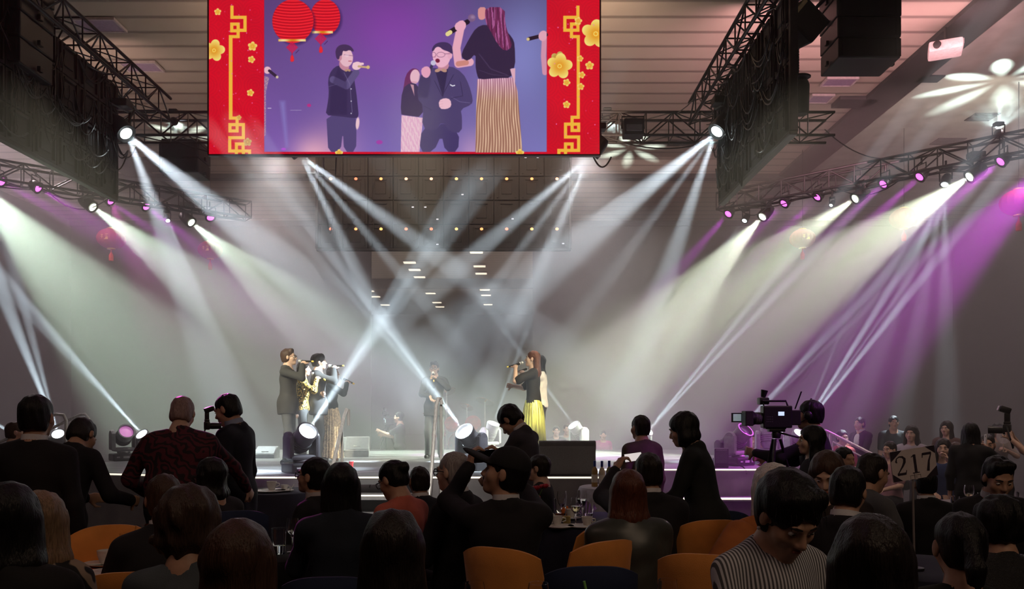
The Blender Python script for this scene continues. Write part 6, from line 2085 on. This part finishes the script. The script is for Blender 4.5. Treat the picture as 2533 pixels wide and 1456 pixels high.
def tumbler(label, loc, s=1., fill=.5, straw=None):
    t = thing('water_glass', label, 'water glass', loc, group='straight water glasses', scale=s)
    MB().lathe([(0, 0), (.03, 0), (.032, .004), (.038, .13), (.0365, .13), (.0305, .008), (0, .008)], (0, 0, 0), 24).build('glass_wall', GLASS, t, True)
    if fill:
        MB().lathe([(0, .009), (.029, .009), (.03 + .006 * fill, .012 + .105 * fill), (0, .012 + .105 * fill)], (0, 0, 0), 20).build('drink', WATER, t, True)
    if straw:
        MB().tube([(.01, 0, .02), (-.03, .0, .2)], .004, 8).build('straw', mat('green_straw', (.25, .6, .15), .4), t, True, 'green drinking straw')
    return t


def cup(label, loc, s=1., saucer=True, m=WHITEP):
    t = thing('tea_cup', label, 'cup', loc, group='white cups', scale=s)
    z = .012 if saucer else 0
    MB().lathe([(0, z), (.022, z), (.024, z + .004), (.036, z + .04), (.038, z + .06), (.0355, z + .06), (.033, z + .04), (.021, z + .008), (0, z + .008)], (0, 0, 0), 24).build('cup_body', m, t, True)
    MB().tube([(.036, 0, z + .048), (.056, 0, z + .045), (.058, 0, z + .03), (.034, 0, z + .02)], .0035, 8).build('handle', m, t, True)
    if saucer:
        MB().lathe([(0, 0), (.035, 0), (.072, .012), (.074, .014), (.034, .006), (0, .006)], (0, 0, 0), 28).build('saucer', m, t, True)
    return t


def plate(label, loc, r=.11, m=WHITEP):
    t = thing('dinner_plate', label, 'plate', loc, group='white plates')
    MB().lathe([(0, 0), (r * .6, 0), (r, .016), (r, .019), (r * .62, .006), (0, .006)], (0, 0, 0), 32).build('plate_body', m, t, True)
    MB().lathe([(r * .985, .0185), (r, .0205), (r * 1.005, .018)], (0, 0, 0), 32).build('plate_rim', m, t, True)
    return t


def napkin(label, loc, m, rz=0., s=1.):
    """a folded napkin standing as a fan"""
    t = thing('folded_napkin', label, 'napkin', loc, rz=rz, group='standing folded napkins', scale=s)
    vs, fs = [], []
    n = 13
    for i in range(n):
        a = R(-70 + 140 * i / (n - 1))
        yo = .012 * (1 if i % 2 else -1)
        vs += [(.02 * math.sin(a), yo * .3, .0), (.12 * math.sin(a), yo, .02 + .11 * math.cos(a))]
    for i in range(n - 1):
        fs.append((2 * i, 2 * i + 2, 2 * i + 3, 2 * i + 1))
    o = MB().add(vs, fs).build('fan_fold', m, t)
    so = o.modifiers.new('cloth', 'SOLIDIFY')
    so.thickness = .003
    MB().box((0, 0, .008), (.06, .04, .016), bev=.005).build('napkin_foot', m, t, True)
    return t


def bottle(label, loc, body, foil, s=1.):
    t = thing('wine_bottle', label, 'bottle', loc, group='bottles on the bar table', scale=s)
    MB().lathe([(0, 0), (.036, 0), (.037, .006), (.037, .18), (.03, .205), (.0145, .23), (.0145, .3), (0, .3)], (0, 0, 0), 22).build('glass_body', body, t, True)
    MB().lathe([(.0155, .235), (.0155, .3), (.016, .303), (0, .305)], (0, 0, 0), 18).build('foil', foil, t, True)
    MB().lathe([(.0375, .05), (.0378, .052), (.0378, .14), (.0375, .142)], (0, 0, 0), 22).build('label', mat('bottle_label', (.7, .66, .55), .6), t, True)
    return t


# lower left orange table
cup('white cup with a dark drink on the orange table', on(262, 4.55), 1.25)
plate('white plate at the near side of the orange table', on(258, 4.3), .1)
plate('white plate under the cup on the orange table', on(236, 4.56), .06)
tumbler('tall water glass before the orange chair', on(320, 4.62), 1.35, .0)
wine_glass('stemmed glass beside the water glass at the orange chair', on(352, 4.66), 1.1, None)
c = thing('red_card', 'small red folded card on the far table by the standing man in black', 'card', (XZ(172, 5.0), 5.0, TZ), rz=R(15))
# middle navy table
wine_glass('wine glass with a little white wine at the near edge of the navy table', on(1326, 6.02), 1.06, WINE, .42)
wine_glass('wine glass half full of pale wine in the middle of the navy table', on(1424, 6.12), 1.1, WINE, .5)
wine_glass('empty stemmed glass behind the other glasses on the navy table', on(1390, 6.65), 1.1, None)
tumbler('water glass standing between the two wine glasses on the navy table', on(1386, 6.45), 1.35, .35)
tumbler('water glass at the left rim of the navy table by the red flowers', on(1296, 6.3), 1.4, .3)
tumbler('water glass at the right rim of the navy table by the raised arm', on(1454, 6.4), 1.3, .4)
wine_glass('stemmed glass at the far right of the navy table', on(1440, 6.7), 1.1, WATER, .4)
cup('white cup in front on the navy table', on(1378, 6.12), 1.15)
cup('white cup behind the wine glass on the navy table', on(1412, 6.55), 1.15)
cup('white cup at the right end of the navy table', on(1452, 6.1), 1.1)
plate('white plate with the menu card at the left of the navy table', on(1340, 6.2), .12)
plate('white plate before the cup on the navy table', on(1384, 6.05), .11)
plate('white plate at the right front of the navy table', on(1440, 6.06), .11)
napkin('white fan napkin on the navy table beside the cup', on(1352, 6.3), mat('napkin_white', (.72, .68, .66), .8), R(20), .75)
napkin('dark fan napkin standing behind the near wine glass', on(1338, 6.14), NAVYC, R(-30), .8)
napkin('grey pointed napkin at the far right of the navy table', on(1446, 6.8), mat('napkin_grey', (.3, .28, .32), .8), R(10), .95)
napkin('orange napkin lying open across the navy table', on(1398, 6.6), ORNC, R(60), .8)
mc = thing('menu_card', 'dark menu card leaning on the plate of the navy table', 'card', on(1344, 6.25), rz=R(-20))
MB().box((0, 0, .05), (.13, .004, .1), rot=(R(-18), R(25), 0)).build('card_cover', cloth('card_dark', (.03, .035, .06), .5), mc)
MB().box((.02, -.01, .045), (.10, .003, .085), rot=(R(-18), R(25), 0)).build('card_page', mat('paper_white', (.7, .68, .68), .7), mc)
gd = thing('party_favour', 'small golden favour bag on the navy table', 'favour', on(1402, 6.3))
MB().box((0, 0, .03), (.06, .03, .06), bev=.008).build('bag', mat('favour_gold', (.7, .55, .2), .4), gd)
MB().lathe([(.012, -.002), (.016, 0), (.012, .002)], (-.03, -.02, .04), 16, rot=(R(90), 0, 0)).build('coin', mat('coin_gold', (.85, .7, .2), .3, .7), gd, True)
fl = thing('flower_centrepiece', 'dark red flowers at the left of the navy table', 'flowers', on(1316, 6.5))
MB().lathe([(0, 0), (.05, 0), (.06, .08), (.05, .14), (.047, .14), (.055, .08), (0, .01)], (0, 0, 0), 20).build('vase', mat('vase_dark', (.05, .03, .03), .3), fl, True)
rr_ = random.Random(5)
for k in range(9):
    p = Vector((rr_.uniform(-.11, .11), rr_.uniform(-.08, .08), rr_.uniform(.16, .28)))
    m_ = MB()
    for j in range(7):
        a = j * 2.4
        m_.ball(p + Vector((math.cos(a), math.sin(a), .3 * (j % 3 - 1))) * (.012 + .002 * j), (.022, .022, .016), 8)
    b_ = m_.build('blossom', mat('blossom_red', (.45, .02, .04), .6), fl, True)
    MB().tube([(0, 0, .1), p * .6 + Vector((0, 0, .03)), p], .003, 5).build('stem', mat('stem_green', (.08, .16, .04), .6), b_)
# pink-lit cups on the small table
cup('pink-lit cup on its saucer on the small table before the stage', on(672, 8.9), 1.5)
plate('pink-lit plate under the cup on the small table', on(668, 8.8), .17)
plate('small plate with a spoon beside the pink-lit cup', on(704, 8.85), .1)
cup('second cup without saucer on the small table before the stage', on(704, 8.95), 1.1, False)
tag(MB().tube([on(716, 8.8, .77), on(728, 8.85, .83)], .006, 6).build('tea_spoon', STEEL, None, True), 'spoon leaning on the small plate by the pink-lit cup', 'spoon')
# bearded man's table
wine_glass('large empty wine glass before the bearded man', on(724, 5.0), 1.05, WATER, .3)
tumbler('water glass low beside the bearded man\'s wine glass', on(690, 4.95), 1.2, .3)
# right table
wine_glass('round wine glass on the right table beside the suited man', on(2397, 7.2), 1.1, WINE, .3)
tumbler('water glass at the left of the right table', on(2362, 7.1), 1.0, .4)
tumbler('water glass between the wine glass and the suited man', on(2432, 7.15), 1.2, .3)
tumbler('water glass on the right table by the frame edge', on(2528, 7.2), 1.2, .3)
plate('white plate on the right table below the wine glass', on(2380, 7.0), .11)
rf = thing('red_rose', 'red rose lying on the right table past the suited man', 'flower', on(2512, 7.0))
m_ = MB()
for j in range(10):
    a = j * 2.4
    m_.ball((math.cos(a) * .004 * j, math.sin(a) * .004 * j, .03 + .012 * (j % 3)), (.024, .024, .02), 8)
m_.build('petal', mat('blossom_red', (.45, .02, .04), .6), rf, True)
MB().tube([(0, 0, .03), (.1, .05, .006)], .004, 6).build('stem', mat('stem_green', (.08, .16, .04), .6), rf)
# nearest table
wine_glass('wine glass at the bottom edge under the orange chair back', on(1174, 3.05), 1.12, None)
wine_glass('wine glass at the bottom edge left of the dark blue chair', on(1332, 3.02), 1.14, WATER, .3)
wine_glass('wine glass at the bottom edge right of the dark blue chair', on(1652, 3.1), 1.12, None)
tumbler('low glass with a green straw before the dark blue chair', on(1470, 2.95), 1.25, .4, True)
# bar table bottles
BL = mat('foil_blue', (.02, .05, .35), .35, .5)
bottle('amber bottle with a blue foil neck, leftmost on the bar table', on(1471, 9.45), mat('bottle_amber', (.35, .2, .05), .08), BL)
bottle('clear bottle with a blue foil neck in the middle of the bar table', on(1489, 9.4), mat('bottle_clear', (.6, .5, .35), .06), BL)
bottle('bottle with a blue foil neck beside the raised hand', on(1507, 9.45), mat('bottle_olive', (.2, .18, .06), .08), BL)
# red card parts
MB().box((0, 0, .05), (.07, .004, .1), rot=(R(-15), 0, 0)).build('card_front', mat('card_red', (.6, .06, .06), .5), c)
MB().box((0, .03, .05), (.07, .004, .1), rot=(R(15), 0, 0)).build('card_back', mat('card_red', (.6, .06, .06), .5), c)
table('small table by the standing man in black holding the red card', 'dark cloth under the red card by the standing man', XZ(172, 5.0), 5.06, .22, NAVYC)
# table number
sn = thing('table_number_sign', 'tilted white table number sign reading 217 on a thin stick', 'sign', on(2262, 4.45), rz=R(6))
cz = P(2252, 1146, 4.45).z - TZ
MB().tube([(0, 0, .012), (-.01, 0, cz - .08)], .006, 8).build('stick', mat('stick_grey', (.25, .22, .22), .4), sn, True)
MB().lathe([(0, 0), (.05, 0), (.05, .012), (.008, .02)], (0, 0, 0), 20).build('base', BLACK, sn, True)
bd = MB().box((0, 0, 0), (.262, .008, .168)).build('board', mat('sign_card', (.62, .54, .55), .6, var=.05), sn)
bd.location = (-.012, -.01, cz)
bd.rotation_euler = (0, R(-8.5), 0)
DKC = mat('sign_corner_dark', (.03, .02, .035), .6)
for sx in (-1, 1):
    for sz in (-1, 1):
        w_ = .07 if sx * sz < 0 else .055
        MB().add([(sx * .131, -.0052, sz * .084), (sx * (.131 - w_), -.0052, sz * .084), (sx * .131, -.0052, sz * (.084 - w_ * .8))], [(0, 1, 2)]).build('corner_triangle', DKC, bd)
def stroke(pts, ws):
    L_, R2 = [], []
    for i, (x, y) in enumerate(pts):
        a, b = pts[max(i - 1, 0)], pts[min(i + 1, len(pts) - 1)]
        dx, dy = b[0] - a[0], b[1] - a[1]
        l = math.hypot(dx, dy)
        L_.append((x - dy / l * ws[i] / 2, y + dx / l * ws[i] / 2))
        R2.append((x + dy / l * ws[i] / 2, y - dx / l * ws[i] / 2))
    vs = [(x, -.0056, y) for x, y in L_ + R2]
    n = len(pts)
    return vs, [(i, i + 1, n + i + 1, n + i) for i in range(n - 1)]


S2 = [(.06, .68), (.02, .74), (.06, .9), (.2, .98), (.36, .96), (.46, .84), (.44, .66), (.34, .48), (.18, .26), (.06, .1)]
m_ = MB()
for x0, parts in ((-.105, [(S2, [.05, .08, .05, .06, .09, .13, .13, .1, .06, .05]), ([(.02, .06), (.46, .06)], [.12, .12]), ([(.44, .02), (.5, .24)], [.04, .03])]),
                  (-.022, [([(.25, .04), (.25, .98)], [.13, .13]), ([(.08, .02), (.42, .02)], [.045, .045]), ([(.08, .86), (.25, .97)], [.03, .06])]),
                  (.052, [([(.03, .93), (.48, .93)], [.12, .12]), ([(.03, .98), (.0, .74)], [.045, .03]), ([(.46, .9), (.32, .55), (.22, .02)], [.05, .09, .14])])):
    for pts, ws in parts:
        vs, fs = stroke(pts, ws)
        m_.add([(x0 + x * .115, y, -.052 + z * .105) for x, y, z in vs], fs)
m_.build('number', DKC, bd)
MB().box((0, -.0055, -.06), (.06, .003, .002)).box((-.03, -.0055, -.07), (.002, .003, .02)).box((.03, -.0055, -.07), (.002, .003, .02)).box((0, -.007, -.07), (.014, .005, .034)).build('clip', mat('clip_clear', (.5, .45, .46), .2), bd)
# phones, fan, flash, photographer's camera
def phone(label, c, rot, m_back, screen=None, s=1.):
    t = thing('mobile_phone', label, 'phone', c, rot=rot, group='raised mobile phones', scale=s)
    MB().box((0, 0, 0), (.074, .009, .152), bev=.004).build('phone_case', m_back, t, True)
    MB().box((0, -.005, 0), (.066, .001, .142)).build('phone_screen', screen or mat('phone_dark_glass', (.01, .01, .012), .08), t)
    MB().lathe([(.0, 0), (.007, 0), (.008, .002), (0, .003)], (-.02, .0045, .055), 12, rot=(R(-90), 0, 0)).build('camera_lens', BLACK, t)
    return t


SCRW = mat('phone_bright_screen', (.6, .55, .55), .2, emit=(.8, .74, .72), estr=.8)
phone('phone with a bright screen held sideways by the man with thinning hair', P(1566, 1130, 5.42), (0, R(82), 0), BLACK, SCRW, .8)
phone('dark phone held sideways by the person in the black cap, filming', (HANDS['seateda raised phone'][0] + HANDS['seateda raised phone'][1]) / 2 + Vector((-.0, .03, -.01)), (0, R(86), R(8)), BLACK)
phone('pale phone held up by the pink-lit person with headphones', HANDS['pink-litleft handrails'][0] + Vector((0, .02, .05)), (R(8), R(-8), R(20)), mat('phone_pale_pink', (.7, .5, .5), .4))
phone('white phone held edge-on by the passing long-haired woman', HANDS['woman a white phone'][1] + Vector((.02, .03, .03)), (R(4), R(6), R(72)), mat('phone_white', (.75, .75, .68), .4), None, 1.3)
fn = thing('hand_fan', 'round white paper fan held by the woman in the haze at the right', 'fan', HANDS['womanan in the haze'][0] + Vector((-.02, -.03, .17)), rot=(0, 0, R(5)))
MB().lathe([(0, -.004), (.105, -.004), (.105, .004), (0, .004)], (0, 0, 0), 30, rot=(R(90), 0, 0)).build('fan_leaf', mat('fan_white', (.75, .68, .72), .7), fn)
MB().box((-.0, -.007, .0), (.09, .003, .008), rot=(0, R(-14), 0)).build('printed_stroke', mat('fan_print', (.2, .15, .2), .6), fn)
MB().tube([(0, 0, -.1), (0, 0, -.22)], .008, 8).build('handle', mat('fan_handle', (.5, .4, .3), .6), fn, True)


def photo_camera(label, loc, yaw, flash=True, s=1., name='photo_camera'):
    t = thing(name, label, 'camera', loc, rz=R(yaw), scale=s)
    MB().box((0, 0, 0), (.14, .07, .1), bev=.015).box((0, .0, .06), (.06, .06, .035), bev=.012).build('camera_body', PLASTIC, t, True)
    MB().lathe([(.036, 0), (.038, .03), (.036, .1), (.04, .13), (.034, .13), (.03, .12), (0, .12)], (0, .03, -.005), 20, rot=(R(-90), 0, 0)).build('lens', PLASTIC, t, True)
    if flash:
        MB().box((0, 0, .115), (.05, .05, .09), bev=.01).box((.0, .02, .19), (.075, .1, .06), rot=(R(20), 0, R(15)), bev=.012).build('flash_unit', PLASTIC, t, True)
        MB().box((0, .075, .208), (.06, .004, .045), rot=(R(20), 0, R(15))).build('flash_window', mat('flash_white', (.7, .6, .7), .3), t)
    MB().tube([(-.07, -.0, .03), (-.11, -.03, -.08), (-.04, -.05, -.18), (.06, -.05, -.16), (.07, 0, .03)], .008, 6).build('strap', BLACK, t, True)
    return t


photo_camera('camera with a tall pink-lit flash between the burgundy shirt man and the dark suited man', P(512, 1052, 6.3), -70, True, .66)
photo_camera('black camera with a flash raised by the photographer at the right frame edge', (HANDS['photographerght frame edge'][0] + HANDS['photographerght frame edge'][1]) / 2 + Vector((.0, .0, .04)), 55, True, 1.1)
